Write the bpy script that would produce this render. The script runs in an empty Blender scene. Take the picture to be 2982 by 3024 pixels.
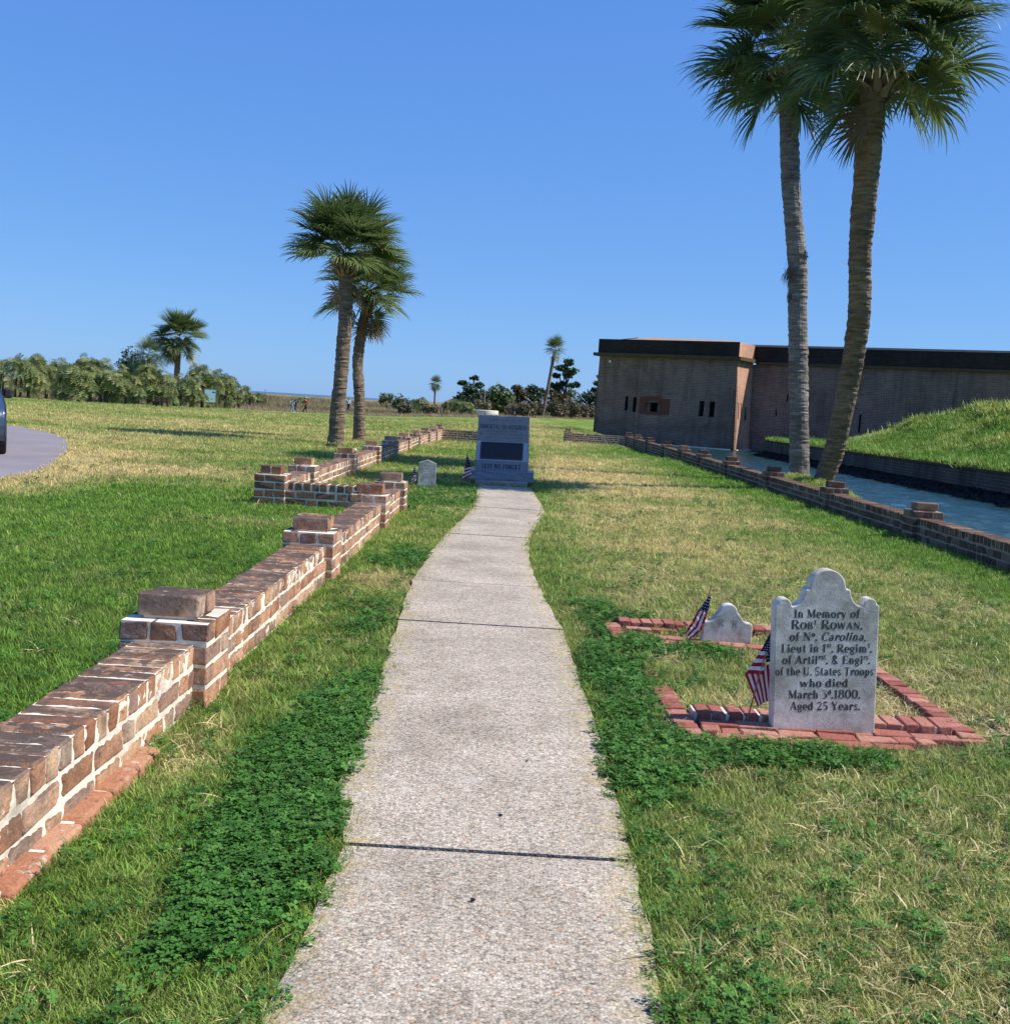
import bpy, bmesh, math, random
import numpy as np
from mathutils import Vector, Matrix
R_ = math.radians
rnd = random.Random(7)
nr = np.random.RandomState(7)
SC = bpy.context.scene
COL = SC.collection

# ------------------------------------------------------------------ camera
FPX, IW, IH = 3270.0, 2982.0, 3024.0
PITCH, ROLL, EYE = R_(5.46), R_(3.47), 1.6
cF = np.array([0, math.cos(PITCH), -math.sin(PITCH)])
cR0 = np.array([1., 0, 0]); cU0 = np.array([0, math.sin(PITCH), math.cos(PITCH)])
cR = math.cos(ROLL)*cR0 + math.sin(ROLL)*cU0
cU = -math.sin(ROLL)*cR0 + math.cos(ROLL)*cU0
cam = bpy.data.cameras.new('camera')
co = bpy.data.objects.new('camera', cam); COL.objects.link(co)
M = Matrix(((cR[0], cU[0], -cF[0], 0), (cR[1], cU[1], -cF[1], 0), (cR[2], cU[2], -cF[2], EYE), (0, 0, 0, 1)))
co.matrix_world = M
cam.sensor_fit = 'HORIZONTAL'; cam.sensor_width = 36; cam.lens = 36*FPX/IW
cam.clip_start = 0.05; cam.clip_end = 30000
SC.camera = co
SC.view_settings.view_transform = 'Standard'; SC.view_settings.look = 'None'
SC.view_settings.exposure = 0.45; SC.view_settings.gamma = 1; SC.view_settings.use_curve_mapping = False
# ------------------------------------------------------------------ sky and sun
SUN_EL, SUN_AZ = R_(50), R_(-4)      # azimuth measured from +X, negative = towards the viewer's side
W = bpy.data.worlds.new('World'); SC.world = W; W.use_nodes = True
nt = W.node_tree; nt.nodes.clear()
sky = nt.nodes.new('ShaderNodeTexSky'); sky.sky_type = 'NISHITA'; sky.sun_disc = False
sky.sun_elevation = SUN_EL; sky.sun_rotation = math.pi/2 - SUN_AZ
sky.air_density = 0.8; sky.dust_density = 0.3; sky.ozone_density = 2.2; sky.altitude = 0
bg = nt.nodes.new('ShaderNodeBackground'); bg.inputs[1].default_value = 0.12
wo = nt.nodes.new('ShaderNodeOutputWorld')
sp0 = nt.nodes.new('ShaderNodeSeparateColor'); cb0 = nt.nodes.new('ShaderNodeCombineColor'); nt.links.new(sky.outputs[0], sp0.inputs[0])
for i_, (g_, k_) in enumerate(((.66, .60), (.54, 1.22), (.28, 3.3))):   # one camera-like tone curve for the whole sky
    p_ = nt.nodes.new('ShaderNodeMath'); p_.operation = 'POWER'; p_.inputs[1].default_value = g_; nt.links.new(sp0.outputs[i_], p_.inputs[0])
    m_ = nt.nodes.new('ShaderNodeMath'); m_.operation = 'MULTIPLY'; m_.inputs[1].default_value = k_; nt.links.new(p_.outputs[0], m_.inputs[0]); nt.links.new(m_.outputs[0], cb0.inputs[i_])
nt.links.new(cb0.outputs[0], bg.inputs[0]); nt.links.new(bg.outputs[0], wo.inputs[0])
sl = bpy.data.lights.new('sun', 'SUN'); sl.energy = 4.8; sl.angle = R_(0.53); sl.color = (1, .955, .88)
so = bpy.data.objects.new('sun', sl); COL.objects.link(so)
sd = Vector((math.cos(SUN_EL)*math.cos(SUN_AZ), math.cos(SUN_EL)*math.sin(SUN_AZ), math.sin(SUN_EL)))
so.rotation_euler = sd.to_track_quat('Z', 'Y').to_euler(); so.location = sd*60

# ------------------------------------------------------------------ small tools
def sst(a, b, x):
    t = np.clip((x-a)/(b-a), 0, 1); return t*t*(3-2*t)
def _h(ix, iy, s):
    n = (ix.astype(np.int64)*374761393 + iy.astype(np.int64)*668265263 + s*974634777) & 0x7fffffff
    n = ((n ^ (n >> 13))*1274126177) & 0x7fffffff
    n = n ^ (n >> 16)
    return (n & 0xffff)/65535.0
def vnoise(x, y, s=0):
    x = np.asarray(x, float); y = np.asarray(y, float)
    ix = np.floor(x); iy = np.floor(y); fx = x-ix; fy = y-iy
    fx = fx*fx*(3-2*fx); fy = fy*fy*(3-2*fy)
    a = _h(ix, iy, s); b = _h(ix+1, iy, s); c = _h(ix, iy+1, s); d = _h(ix+1, iy+1, s)
    return (a*(1-fx)+b*fx)*(1-fy)+(c*(1-fx)+d*fx)*fy
def fbm(x, y, s=0, o=4):
    v = 0; a = .5; t = 0
    for k in range(o):
        v = v+a*vnoise(x*2**k+13.1*k, y*2**k-7.7*k, s+k); t += a; a *= .5
    return v/t
def gz(x, y):      # terrain height
    x = np.asarray(x, float); y = np.asarray(y, float)
    a = x/np.maximum(y, 1)
    D = .85*sst(.08, -.15, a)
    z = -D*np.clip((y-58)/85, 0, 1)
    z = z-.35*sst(150, 210, y)*sst(.85, .3, D)*0
    z = z + .035*(fbm(x*.25, y*.25, 3)-.5)*sst(18, 40, y)
    z = z-.2*sst(38, 50, y)*sst(80, 66, y)*(x < 9.205)
    # bank between the low wall and the moat
    bank = sst(6.3, 8.9, x)
    z = z - .5*bank*(x < 9.205)*(y < 96) + .5*np.exp(-(((x-7.75)/.95)**2+((y-27.6)/3.2)**2)**1.5)*(x < 9.205)
    # island behind the moat
    mound = .28+2.75*sst(18.2, 27, x)*sst(80, 62, y) + 1.1*sst(27, 40, x)*sst(80, 50, y)
    mound = mound+.5*(fbm(x*.3, y*.3, 9)-.5)*sst(18.2, 21, x)
    isl = (x > 17.95) & (y < 78.2)
    z = np.where(isl, mound, z)
    moat = ((x > 9.205) & (x <= 17.95) & (y < 95.5)) | ((x > 17.95) & (y >= 78.2) & (y < 95.5))
    z = np.where(moat, -2.3, z)
    return z
def edge_dist(a):  # where the mown lawn ends, by direction
    ax = [-.6, -.46, -.36, -.27, -.19, -.10, -.03, .035, .08]
    d = [112, 118, 126, 134, 150, 158, 172, 200, 215]
    return np.interp(a, ax, d)
def ray(px, py):
    return cF + cR*(px-IW/2)/FPX - cU*(py-IH/2)/FPX
def at_y(px, py, Y):   # point of the photograph's pixel at distance Y
    d = ray(px, py); return np.array([0, 0, EYE]) + d*(Y/d[1])

def tag(o, label=None, cat=None, group=None, kind=None):
    if label: o['label'] = label
    if cat: o['category'] = cat
    if group: o['group'] = group
    if kind: o['kind'] = kind
    return o
def thing(name, label, cat, loc=(0, 0, 0), rz=0, group=None):
    o = bpy.data.objects.new(name, None); COL.objects.link(o)
    o.location = loc; o.rotation_euler = (0, 0, rz); o.empty_display_size = .1
    return tag(o, label, cat, group)
def link(name, me, parent=None, loc=(0, 0, 0), rot=(0, 0, 0), scale=None):
    o = bpy.data.objects.new(name, me); COL.objects.link(o)
    if parent: o.parent = parent
    o.location = loc; o.rotation_euler = rot
    if scale: o.scale = scale
    return o
class MB:
    def __init__(s): s.v = []; s.f = []; s.m = []
    def add(s, vs, fs, m=0):
        n = len(s.v); s.v += [tuple(p) for p in vs]; s.f += [tuple(i+n for i in f) for f in fs]; s.m += [m]*len(fs)
    def box(s, x0, x1, y0, y1, z0, z1, m=0):
        s.add([(x0, y0, z0), (x1, y0, z0), (x1, y1, z0), (x0, y1, z0), (x0, y0, z1), (x1, y0, z1), (x1, y1, z1), (x0, y1, z1)],
              [(0, 3, 2, 1), (4, 5, 6, 7), (0, 1, 5, 4), (1, 2, 6, 5), (2, 3, 7, 6), (3, 0, 4, 7)], m)
    def tube(s, pts, rad, n=8, m=0, cap=True):
        pts = [Vector(p) for p in pts]; vs = []; fs = []
        ref = Vector((0.31, 0.95, 0.02))
        for i, p in enumerate(pts):
            t = (pts[min(i+1, len(pts)-1)]-pts[max(i-1, 0)]).normalized()
            a = t.cross(ref)
            if a.length < .05: a = t.cross(Vector((1, 0, 0)))
            a.normalize(); b = t.cross(a)
            r = rad[i] if hasattr(rad, '__len__') else rad
            for k in range(n):
                c = 2*math.pi*k/n; vs.append(p+a*math.cos(c)*r+b*math.sin(c)*r)
        for i in range(len(pts)-1):
            for k in range(n):
                fs.append((i*n+k, i*n+(k+1) % n, (i+1)*n+(k+1) % n, (i+1)*n+k))
        if cap:
            fs.append(tuple(range(n-1, -1, -1))); fs.append(tuple((len(pts)-1)*n+k for k in range(n)))
        s.add(vs, fs, m)
    def mesh(s, name, mats, smooth=False):
        me = bpy.data.meshes.new(name); me.from_pydata(s.v, [], s.f)
        for m in (mats if isinstance(mats, (list, tuple)) else [mats]): me.materials.append(m)
        if any(s.m): me.polygons.foreach_set('material_index', s.m)
        if smooth: me.polygons.foreach_set('use_smooth', [True]*len(me.polygons))
        me.update(); return me
    def build(s, name, mats, parent=None, smooth=False, **k):
        return link(name, s.mesh(name, mats, smooth), parent, **k)
def fix_normals(me):
    bm = bmesh.new(); bm.from_mesh(me); bmesh.ops.recalc_face_normals(bm, faces=bm.faces); bm.to_mesh(me); bm.free()
def bevel_mesh(me, w, seg=2, ang=35):
    bm = bmesh.new(); bm.from_mesh(me)
    bmesh.ops.remove_doubles(bm, verts=bm.verts, dist=1e-5)
    bmesh.ops.recalc_face_normals(bm, faces=bm.faces)
    es = [e for e in bm.edges if len(e.link_faces) == 2 and e.calc_face_angle(0) > R_(ang)]
    bmesh.ops.bevel(bm, geom=es, offset=w, segments=seg, affect='EDGES', profile=.5)
    bm.to_mesh(me); bm.free(); return me
def extrude_outline(pts, th, name, mat, bev=0, seg=2):
    """pts (x,z) outline, extruded along y by th (front at -th/2)"""
    mb = MB(); n = len(pts)
    vs = [(x, -th/2, z) for x, z in pts]+[(x, th/2, z) for x, z in pts]
    fs = [tuple(range(n)), tuple(range(2*n-1, n-1, -1))]+[((i+1) % n, i, n+i, n+(i+1) % n) for i in range(n)]
    mb.add(vs, fs); me = mb.mesh(name, mat)
    if bev: bevel_mesh(me, bev, seg, 60)
    else: fix_normals(me)
    return me

# ------------------------------------------------------------------ materials
class NB:
    def __init__(s, name):
        s.mat = bpy.data.materials.new(name); s.mat.use_nodes = True
        s.t = s.mat.node_tree; s.t.nodes.clear()
        s.out = s.n('ShaderNodeOutputMaterial')
    def n(s, typ, **k):
        nd = s.t.nodes.new(typ)
        for a, b in k.items(): setattr(nd, a, b)
        return nd
    def l(s, a, b): s.t.links.new(a, b)
    def val(s, sock, v):
        if isinstance(v, bpy.types.NodeSocket): s.l(v, sock)
        elif isinstance(v, (tuple, list)) and len(v) == 3 and sock.type == 'RGBA': sock.default_value = (*v, 1)
        else: sock.default_value = v
    def math(s, op, a, b=0, c=0, clamp=False):
        nd = s.n('ShaderNodeMath', operation=op, use_clamp=clamp)
        s.val(nd.inputs[0], a); s.val(nd.inputs[1], b); s.val(nd.inputs[2], c); return nd.outputs[0]
    def mix(s, f, a, b, mode='MIX'):
        nd = s.n('ShaderNodeMix', data_type='RGBA', blend_type=mode)
        s.val(nd.inputs[0], f); s.val(nd.inputs[6], a); s.val(nd.inputs[7], b); return nd.outputs[2]
    def noise(s, scale, detail=4, rough=.55, vec=None, dist=0, out=0):
        nd = s.n('ShaderNodeTexNoise'); nd.inputs['Scale'].default_value = scale; nd.inputs['Detail'].default_value = detail
        nd.inputs['Roughness'].default_value = rough; nd.inputs['Distortion'].default_value = dist
        if vec is not None: s.l(vec, nd.inputs['Vector'])
        return nd.outputs[out]
    def vor(s, scale, vec=None, feature='F1', out='Distance', rand=1):
        nd = s.n('ShaderNodeTexVoronoi', feature=feature); nd.inputs['Scale'].default_value = scale
        nd.inputs['Randomness'].default_value = rand
        if vec is not None: s.l(vec, nd.inputs['Vector'])
        return nd.outputs[out]
    def ramp(s, f, stops, interp='LINEAR'):
        nd = s.n('ShaderNodeValToRGB'); cr = nd.color_ramp; cr.interpolation = interp
        while len(cr.elements) < len(stops): cr.elements.new(.5)
        for e, (p, c) in zip(cr.elements, stops):
            e.position = p; e.color = (*c, 1) if isinstance(c, (tuple, list)) else (c, c, c, 1)
        s.val(nd.inputs[0], f); return nd.outputs[0]
    def geo(s, o='Position'): return s.n('ShaderNodeNewGeometry').outputs[o]
    def tc(s, o='Object'): return s.n('ShaderNodeTexCoord').outputs[o]
    def attr(s, name, typ='GEOMETRY', out='Fac'):
        nd = s.n('ShaderNodeAttribute', attribute_type=typ); nd.attribute_name = name; return nd.outputs[out]
    def mapping(s, vec, scale=(1, 1, 1), rot=(0, 0, 0)):
        nd = s.n('ShaderNodeMapping'); s.l(vec, nd.inputs[0]); nd.inputs['Scale'].default_value = scale
        nd.inputs['Rotation'].default_value = rot; return nd.outputs[0]
    def sep(s, vec, i):
        nd = s.n('ShaderNodeSeparateXYZ'); s.l(vec, nd.inputs[0]); return nd.outputs[i]
    def bump(s, h, strength=.5, dist=.01, normal=None):
        nd = s.n('ShaderNodeBump'); nd.inputs['Strength'].default_value = strength; nd.inputs['Distance'].default_value = dist
        s.l(h, nd.inputs['Height'])
        if normal is not None: s.l(normal, nd.inputs['Normal'])
        return nd.outputs[0]
    def pbr(s, col, rough=.8, spec=.3, normal=None, metal=0, coat=0):
        nd = s.n('ShaderNodeBsdfPrincipled')
        s.val(nd.inputs['Base Color'], col); s.val(nd.inputs['Roughness'], rough)
        nd.inputs['Specular IOR Level'].default_value = spec; nd.inputs['Metallic'].default_value = metal
        nd.inputs['Coat Weight'].default_value = coat
        if normal is not None: s.l(normal, nd.inputs['Normal'])
        s.l(nd.outputs[0], s.out.inputs[0]); return s.mat
def simple(name, col, rough=.7, spec=.3, metal=0, noise=0, nscale=20, coat=0):
    b = NB(name)
    if noise:
        n = b.noise(nscale, 4, vec=b.tc())
        c = b.mix(n, tuple(x*(1-noise) for x in col), tuple(min(1, x*(1+noise)) for x in col))
        return b.pbr(c, rough, spec, b.bump(n, .3, .005), metal, coat)
    return b.pbr(col, rough, spec, None, metal, coat)

def leafy(name, green, dry, inst=True, trans=.35, varying=.35, spec=.25):
    b = NB(name)
    typ = 'INSTANCER' if inst else 'GEOMETRY'
    d = b.attr('dry', typ); v = b.attr('vary', typ)
    c = b.mix(d, green, dry)
    n = b.noise(3.0, 3, vec=b.geo())
    f = b.math('ADD', b.math('MULTIPLY', v, varying*2), 1-varying)
    f = b.math('MULTIPLY', f, b.math('ADD', b.math('MULTIPLY', n, .5), .75))
    c = b.mix(1, c, b.n('ShaderNodeCombineColor').outputs[0], 'MIX') if False else c
    mul = b.n('ShaderNodeVectorMath', operation='SCALE'); b.l(c, mul.inputs[0]); b.l(f, mul.inputs['Scale'])
    col = mul.outputs[0]
    p = b.n('ShaderNodeBsdfPrincipled'); b.l(col, p.inputs['Base Color']); p.inputs['Roughness'].default_value = .55
    p.inputs['Specular IOR Level'].default_value = spec
    t = b.n('ShaderNodeBsdfTranslucent'); b.l(col, t.inputs[0])
    mx = b.n('ShaderNodeMixShader'); mx.inputs[0].default_value = trans
    b.l(p.outputs[0], mx.inputs[1]); b.l(t.outputs[0], mx.inputs[2]); b.l(mx.outputs[0], b.out.inputs[0])
    return b.mat
M_GRASS = leafy('grass_blade', (.16, .285, .036), (.64, .52, .22), varying=.55)
M_CLOVER = leafy('clover_leaf', (.055, .165, .022), (.15, .27, .05), trans=.3)
M_STRAW = leafy('straw', (.48, .40, .19), (.62, .50, .27), trans=.2)
M_REED = leafy('marsh_reed', (.15, .14, .055), (.36, .28, .16), trans=.2)
M_WEED = leafy('mound_weed', (.15, .28, .035), (.42, .42, .11), trans=.3)

# ---- ground
b = NB('ground'); pos = b.geo()
dry = b.attr('dry'); clov = b.attr('clover'); und = b.attr('thatch'); marsh = b.attr('marsh'); soil = b.attr('soil')
n1 = b.noise(1.3, 6, .6, pos); n2 = b.noise(14, 5, .65, pos); n3 = b.noise(90, 4, .7, pos)
st = b.noise(1, 5, .6, b.mapping(pos, (.12, .8, 1)))
dd = b.math('ADD', dry, b.math('MULTIPLY', b.math('SUBTRACT', n2, .5), .5))
dd = b.math('ADD', dd, b.math('MULTIPLY', b.math('SUBTRACT', st, .5), .55), clamp=True)
g = b.ramp(dd, [(0, (.085, .19, .018)), (.3, (.14, .225, .032)), (.6, (.27, .275, .07)), (.85, (.43, .36, .155)), (1, (.52, .42, .22))])
g = b.mix(clov, g, (.03, .095, .016))
g = b.mix(b.math('MULTIPLY', und, .75), g, b.mix(dry, (.028, .04, .012), (.17, .13, .07)))
g = b.mix(soil, g, b.mix(n2, (.05, .032, .02), (.16, .11, .07)))
g = b.mix(1, g, b.ramp(n3, [(.2, .55), (.5, .95), (.8, 1.3)]), 'MULTIPLY')
mc = b.ramp(b.noise(.035, 6, .65, b.mapping(pos, (.5, 1.6, 1))), [(.3, (.10, .105, .035)), (.48, (.20, .17, .075)), (.62, (.32, .245, .12)), (.75, (.16, .15, .06))])
g = b.mix(marsh, g, mc)
b.pbr(g, .95, .1, b.bump(b.math('ADD', n3, b.math('MULTIPLY', n2, .8)), .9, .04)); M_GROUND = b.mat
# ---- concrete with exposed aggregate
b = NB('aggregate_concrete'); pos = b.tc()
v1 = b.vor(95, pos, out='Color'); v1d = b.vor(95, pos, 'F1', 'Distance')
s1 = b.sep(v1, 0); s2 = b.sep(v1, 1)
v2 = b.vor(210, pos, out='Color'); s3 = b.sep(v2, 0)
c = b.ramp(s1, [(0, (.10, .085, .07)), (.16, (.27, .225, .185)), (.34, (.43, .38, .32)), (.6, (.55, .50, .43)), (.83, (.74, .69, .6)), (.93, (.46, .37, .36)), (.965, (.55, .27, .13)), (1, (.62, .56, .5))], 'CONSTANT')
c = b.mix(.5, c, b.ramp(s3, [(0, (.16, .135, .115)), (.35, (.41, .36, .30)), (.7, (.66, .61, .53)), (1, (.6, .55, .5))]))
big = b.noise(1.6, 6, .62, pos); mid = b.noise(7, 5, .6, pos)
c = b.mix(1, c, b.ramp(big, [(.25, (.60, .555, .49)), (.5, (.86, .81, .73)), (.75, (1.08, 1.02, .93))]), 'MULTIPLY')
c = b.mix(b.ramp(mid, [(.55, 0.0), (.75, .25)]), c, (.62, .58, .5))
edg = b.attr('edge')
c = b.mix(b.math('MULTIPLY', edg, b.ramp(b.noise(9, 4, .6, pos), [(.42, 0.0), (.62, .75)])), c, (.42, .33, .14))
c = b.mix(1, c, b.ramp(v1d, [(.0, 1.06), (.5, 1.0), (.85, .7)]), 'MULTIPLY')
b.pbr(c, .9, .2, b.bump(b.math('ADD', b.math('MULTIPLY', v1d, -1), b.math('MULTIPLY', s1, .5)), .55, .004)); M_CONC = b.mat
# ---- old brick
def brickmat(name, ramp_, topdark, smear=.5, scale=1):
    b = NB(name); pos = b.geo(); oi = b.n('ShaderNodeObjectInfo')
    r = b.math('FRACT', b.math('ADD', oi.outputs['Random'], b.attr('rnd')))
    r = b.math('ADD', r, b.math('MULTIPLY', b.math('SUBTRACT', b.noise(6, 4, .6, pos), .5), .45), clamp=True)
    c = b.ramp(r, ramp_)
    fine = b.noise(60, 5, .7, pos); spots = b.noise(24, 4, .65, pos)
    c = b.mix(1, c, b.ramp(fine, [(.2, .7), (.5, 1.0), (.8, 1.22)]), 'MULTIPLY')
    c = b.mix(b.ramp(spots, [(.58, 0.0), (.68, .55)]), c, (.06, .045, .035))
    up = b.sep(b.geo('Normal'), 2)
    upm = b.ramp(up, [(.35, 0.0), (.85, 1.0)])
    patch = b.noise(3.2, 5, .65, pos)
    dk = b.math('MULTIPLY', b.ramp(b.math('ADD', b.math('MULTIPLY', patch, .7), b.math('MULTIPLY', b.math('FRACT', b.math('MULTIPLY', r, 7.3)), .3)), [(.28, 0.1), (.5, .95)]), b.math('MULTIPLY', upm, topdark))
    c = b.mix(dk, c, b.mix(fine, (.035, .026, .022), (.12, .088, .072)))
    # old lichen/soot crust on some of the upright faces as well
    sc = b.ramp(b.noise(1.7, 5, .7, pos), [(.50, 0.0), (.62, .75)])
    c = b.mix(b.math('MULTIPLY', sc, topdark*.8), c, (.06, .046, .04))
    sm = b.math('MULTIPLY', b.ramp(b.noise(11, 5, .7, pos), [(.60, 0.0), (.70, 1.0)]), smear)
    c = b.mix(sm, c, (.6, .54, .46))
    bv = b.n('ShaderNodeBevel'); bv.samples = 3; bv.inputs['Radius'].default_value = .012
    b.pbr(c, .92, .15, b.bump(b.math('ADD', b.math('MULTIPLY', fine, .6), b.math('MULTIPLY', spots, 1.4)), .9, .009, bv.outputs[0])); return b.mat
OLD = [(0, (.30, .13, .07)), (.15, (.46, .25, .14)), (.3, (.30, .19, .145)), (.42, (.56, .36, .22)), (.55, (.52, .27, .14)), (.68, (.25, .135, .095)), (.8, (.44, .32, .235)), (.9, (.58, .34, .21)), (1, (.48, .24, .14))]
M_BRICK = brickmat('old_brick', OLD, .97)
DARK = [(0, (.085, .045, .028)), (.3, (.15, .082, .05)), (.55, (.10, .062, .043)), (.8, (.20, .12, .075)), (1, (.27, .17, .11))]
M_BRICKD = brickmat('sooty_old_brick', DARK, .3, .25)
M_BRICK_SHADE = brickmat('shaded_face_old_brick', [(0, (.13, .065, .042)), (.3, (.24, .12, .07)), (.5, (.16, .095, .068)), (.75, (.34, .175, .095)), (1, (.22, .14, .10))], .8, .35)  # old brick darkened, shade of the front faces put into the colour
RED = [(0, (.30, .115, .062)), (.5, (.40, .18, .10)), (1, (.46, .25, .15))]
M_BRICKR = brickmat('red_footing_brick', RED, .05, .75)
PAV = [(0, (.27, .08, .057)), (.4, (.37, .13, .095)), (.75, (.42, .175, .125)), (1, (.47, .23, .155))]
M_PAV = brickmat('red_paver', PAV, .10, .35)
b = NB('lime_mortar'); pos = b.geo()
n = b.noise(40, 5, .7, pos); n2 = b.noise(2.5, 5, .65, pos)
c = b.mix(n, (.70, .60, .46), (.92, .83, .68))
c = b.mix(b.ramp(n2, [(.5, 0.0), (.68, .7)]), c, (.33, .28, .24))
b.pbr(c, .95, .1, b.bump(n, .8, .01)); M_MORTAR = b.mat
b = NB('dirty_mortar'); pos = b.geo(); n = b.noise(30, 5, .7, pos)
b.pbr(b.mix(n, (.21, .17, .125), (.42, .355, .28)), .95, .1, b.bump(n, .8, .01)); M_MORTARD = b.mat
# ---- fort brickwork (bricks about a pixel large)
def fortmat(name, base, soot, sootlo, rot):
    b = NB(name); pos = b.geo(); mp = b.mapping(pos, (1, 1, 1), (0, 0, rot))
    x = b.sep(mp, 0); z = b.sep(mp, 2)
    cv = b.n('ShaderNodeCombineXYZ'); b.l(x, cv.inputs[0]); b.l(z, cv.inputs[1])
    bk = b.n('ShaderNodeTexBrick'); b.l(cv.outputs[0], bk.inputs['Vector'])
    bk.inputs['Scale'].default_value = 1; bk.inputs['Brick Width'].default_value = .36; bk.inputs['Row Height'].default_value = .125
    bk.inputs['Mortar Size'].default_value = .014; bk.inputs['Mortar Smooth'].default_value = .3; bk.inputs['Bias'].default_value = 0
    bk.inputs['Color1'].default_value = (*base[0], 1); bk.inputs['Color2'].default_value = (*base[1], 1)
    bk.inputs['Mortar'].default_value = (*base[2], 1)
    c = bk.outputs['Color']
    big = b.noise(.35, 6, .65, pos); strk = b.noise(1, 5, .7, b.mapping(pos, (1.6, 1.6, .16)))
    c = b.mix(1, c, b.ramp(big, [(.25, .62), (.5, 1.0), (.75, 1.3)]), 'MULTIPLY')
    c = b.mix(b.math('MULTIPLY', b.ramp(strk, [(.48, 0.0), (.66, .8)]), soot), c, (.028, .022, .018))
    zz = b.sep(pos, 2)
    low = b.math('ADD', zz, b.math('MULTIPLY', b.math('SUBTRACT', big, .5), 2.4))
    band = b.ramp(b.math('MULTIPLY', b.math('ADD', low, 1.5), .25), [(0, 1.0), (.10, .9), (.22, 0.15), (.45, 0.0), (.55, .28), (.7, 0)])
    c = b.mix(b.math('MULTIPLY', band, sootlo), c, (.035, .022, .016))
    b.pbr(c, .93, .12, b.bump(b.math('ADD', bk.outputs['Fac'], b.math('MULTIPLY', b.noise(12, 5, .7, pos), -1.2)), .5, .02)); return b.mat
FR = -R_(-30.6)
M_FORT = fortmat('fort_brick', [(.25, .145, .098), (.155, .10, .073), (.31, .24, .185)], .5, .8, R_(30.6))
M_FORT_LIT = fortmat('fort_sunlit_brick', [(.58, .29, .18), (.46, .235, .145), (.56, .40, .29)], .15, .45, R_(-57))  # brighter orange copy of the fort brick, sunlight of the flank painted in
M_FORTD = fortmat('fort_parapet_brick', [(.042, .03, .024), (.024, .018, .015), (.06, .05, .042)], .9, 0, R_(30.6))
M_FORTR = simple('fort_repair_brick', (.17, .06, .036), .9, .1, noise=.3, nscale=6)
M_CORN = simple('cornice_stone', (.095, .07, .034), .9, .1, noise=.45, nscale=3)
M_COPE = simple('coping_stone', (.33, .235, .19), .9, .1, noise=.3, nscale=2)
M_DARKHOLE = simple('interior_shade_black', (.012, .01, .009), 1, 0)  # near-black painted in place of the shade inside openings
# ---- marble / granite
def stonemat(name, c0, c1, stain, amt, s=1, specks=0, rough=.75):
    b = NB(name); pos = b.tc()
    n = b.noise(9*s, 6, .65, pos); f = b.noise(70*s, 5, .7, pos); g_ = b.noise(3.2*s, 6, .7, pos)
    c = b.mix(n, c0, c1)
    c = b.mix(b.math('MULTIPLY', b.ramp(g_, [(.42, 0.0), (.62, 1.0)]), amt), c, stain)
    c = b.mix(b.math('MULTIPLY', b.ramp(f, [(.55, 0.0), (.66, 1.0)]), amt*.6), c, tuple(x*.5 for x in stain))
    if specks:
        sp = b.sep(b.vor(170, pos, out='Color'), 0)
        c = b.mix(.45, c, b.ramp(sp, [(0, (.09, .10, .12)), (.3, c0), (.7, c1), (1, (.5, .54, .6))]))
    b.pbr(c, rough, .3, b.bump(b.math('ADD', f, b.math('MULTIPLY', n, .7)), .6, .004)); return b.mat
M_MARBLE = stonemat('weathered_marble', (.56, .52, .45), (.88, .82, .72), (.27, .24, .17), .75, 1.3)
M_MARBLE2 = stonemat('mossy_marble', (.46, .45, .41), (.76, .74, .68), (.17, .165, .10), .85, 1.5)
M_LETTER = simple('letter_paint', (.075, .068, .055), .9, .1, noise=.5, nscale=60)
M_LETTERF = simple('faint_letter', (.24, .235, .2), .9, .1, noise=.5, nscale=60)
M_GRANITE = stonemat('blue_grey_granite', (.19, .205, .228), (.275, .293, .32), (.15, .16, .18), .35, 1, 1, .45)
M_GRANITE_LIT = stonemat('toplit_grey_granite', (.37, .39, .42), (.46, .48, .52), (.30, .31, .34), .3, 1, 1, .35)  # paler granite, light from above put into the colour
M_GRLET = simple('engraved_granite_letter', (.045, .055, .07), .8, .2)
M_BRONZE = simple('dark_bronze', (.045, .035, .035), .38, .5, .55, .35, 60)
M_BRONZE2 = simple('bronze_relief', (.11, .085, .07), .4, .5, .5)
M_PLATF = stonemat('pale_concrete', (.68, .62, .50), (.85, .79, .66), (.45, .4, .3), .3, .5)
# ---- water
b = NB('moat_water'); pos = b.geo()
w1 = b.noise(1, 5, .6, b.mapping(pos, (1.3, 2.2, 1), (0, 0, .5))); w2 = b.noise(1, 4, .6, b.mapping(pos, (5, 7, 1), (0, 0, .2)))
b.pbr((.012, .045, .05), .08, .4, b.bump(w2, .8, .05)); M_WATER = b.mat
b = NB('sea_water'); b.pbr((.06, .13, .19), .4, .4, b.bump(b.noise(.05, 4, .6, b.geo()), .5, .5)); M_SEA = b.mat
# ---- asphalt
b = NB('asphalt'); pos = b.geo(); n = b.noise(120, 3, .7, pos); n2 = b.noise(.8, 5, .6, pos)
c = b.mix(n, (.165, .145, .155), (.29, .26, .275)); c = b.mix(1, c, b.ramp(n2, [(.3, .88), (.7, 1.1)]), 'MULTIPLY')
b.pbr(c, .9, .2, b.bump(n, .5, .005)); M_ASPH = b.mat
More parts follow.
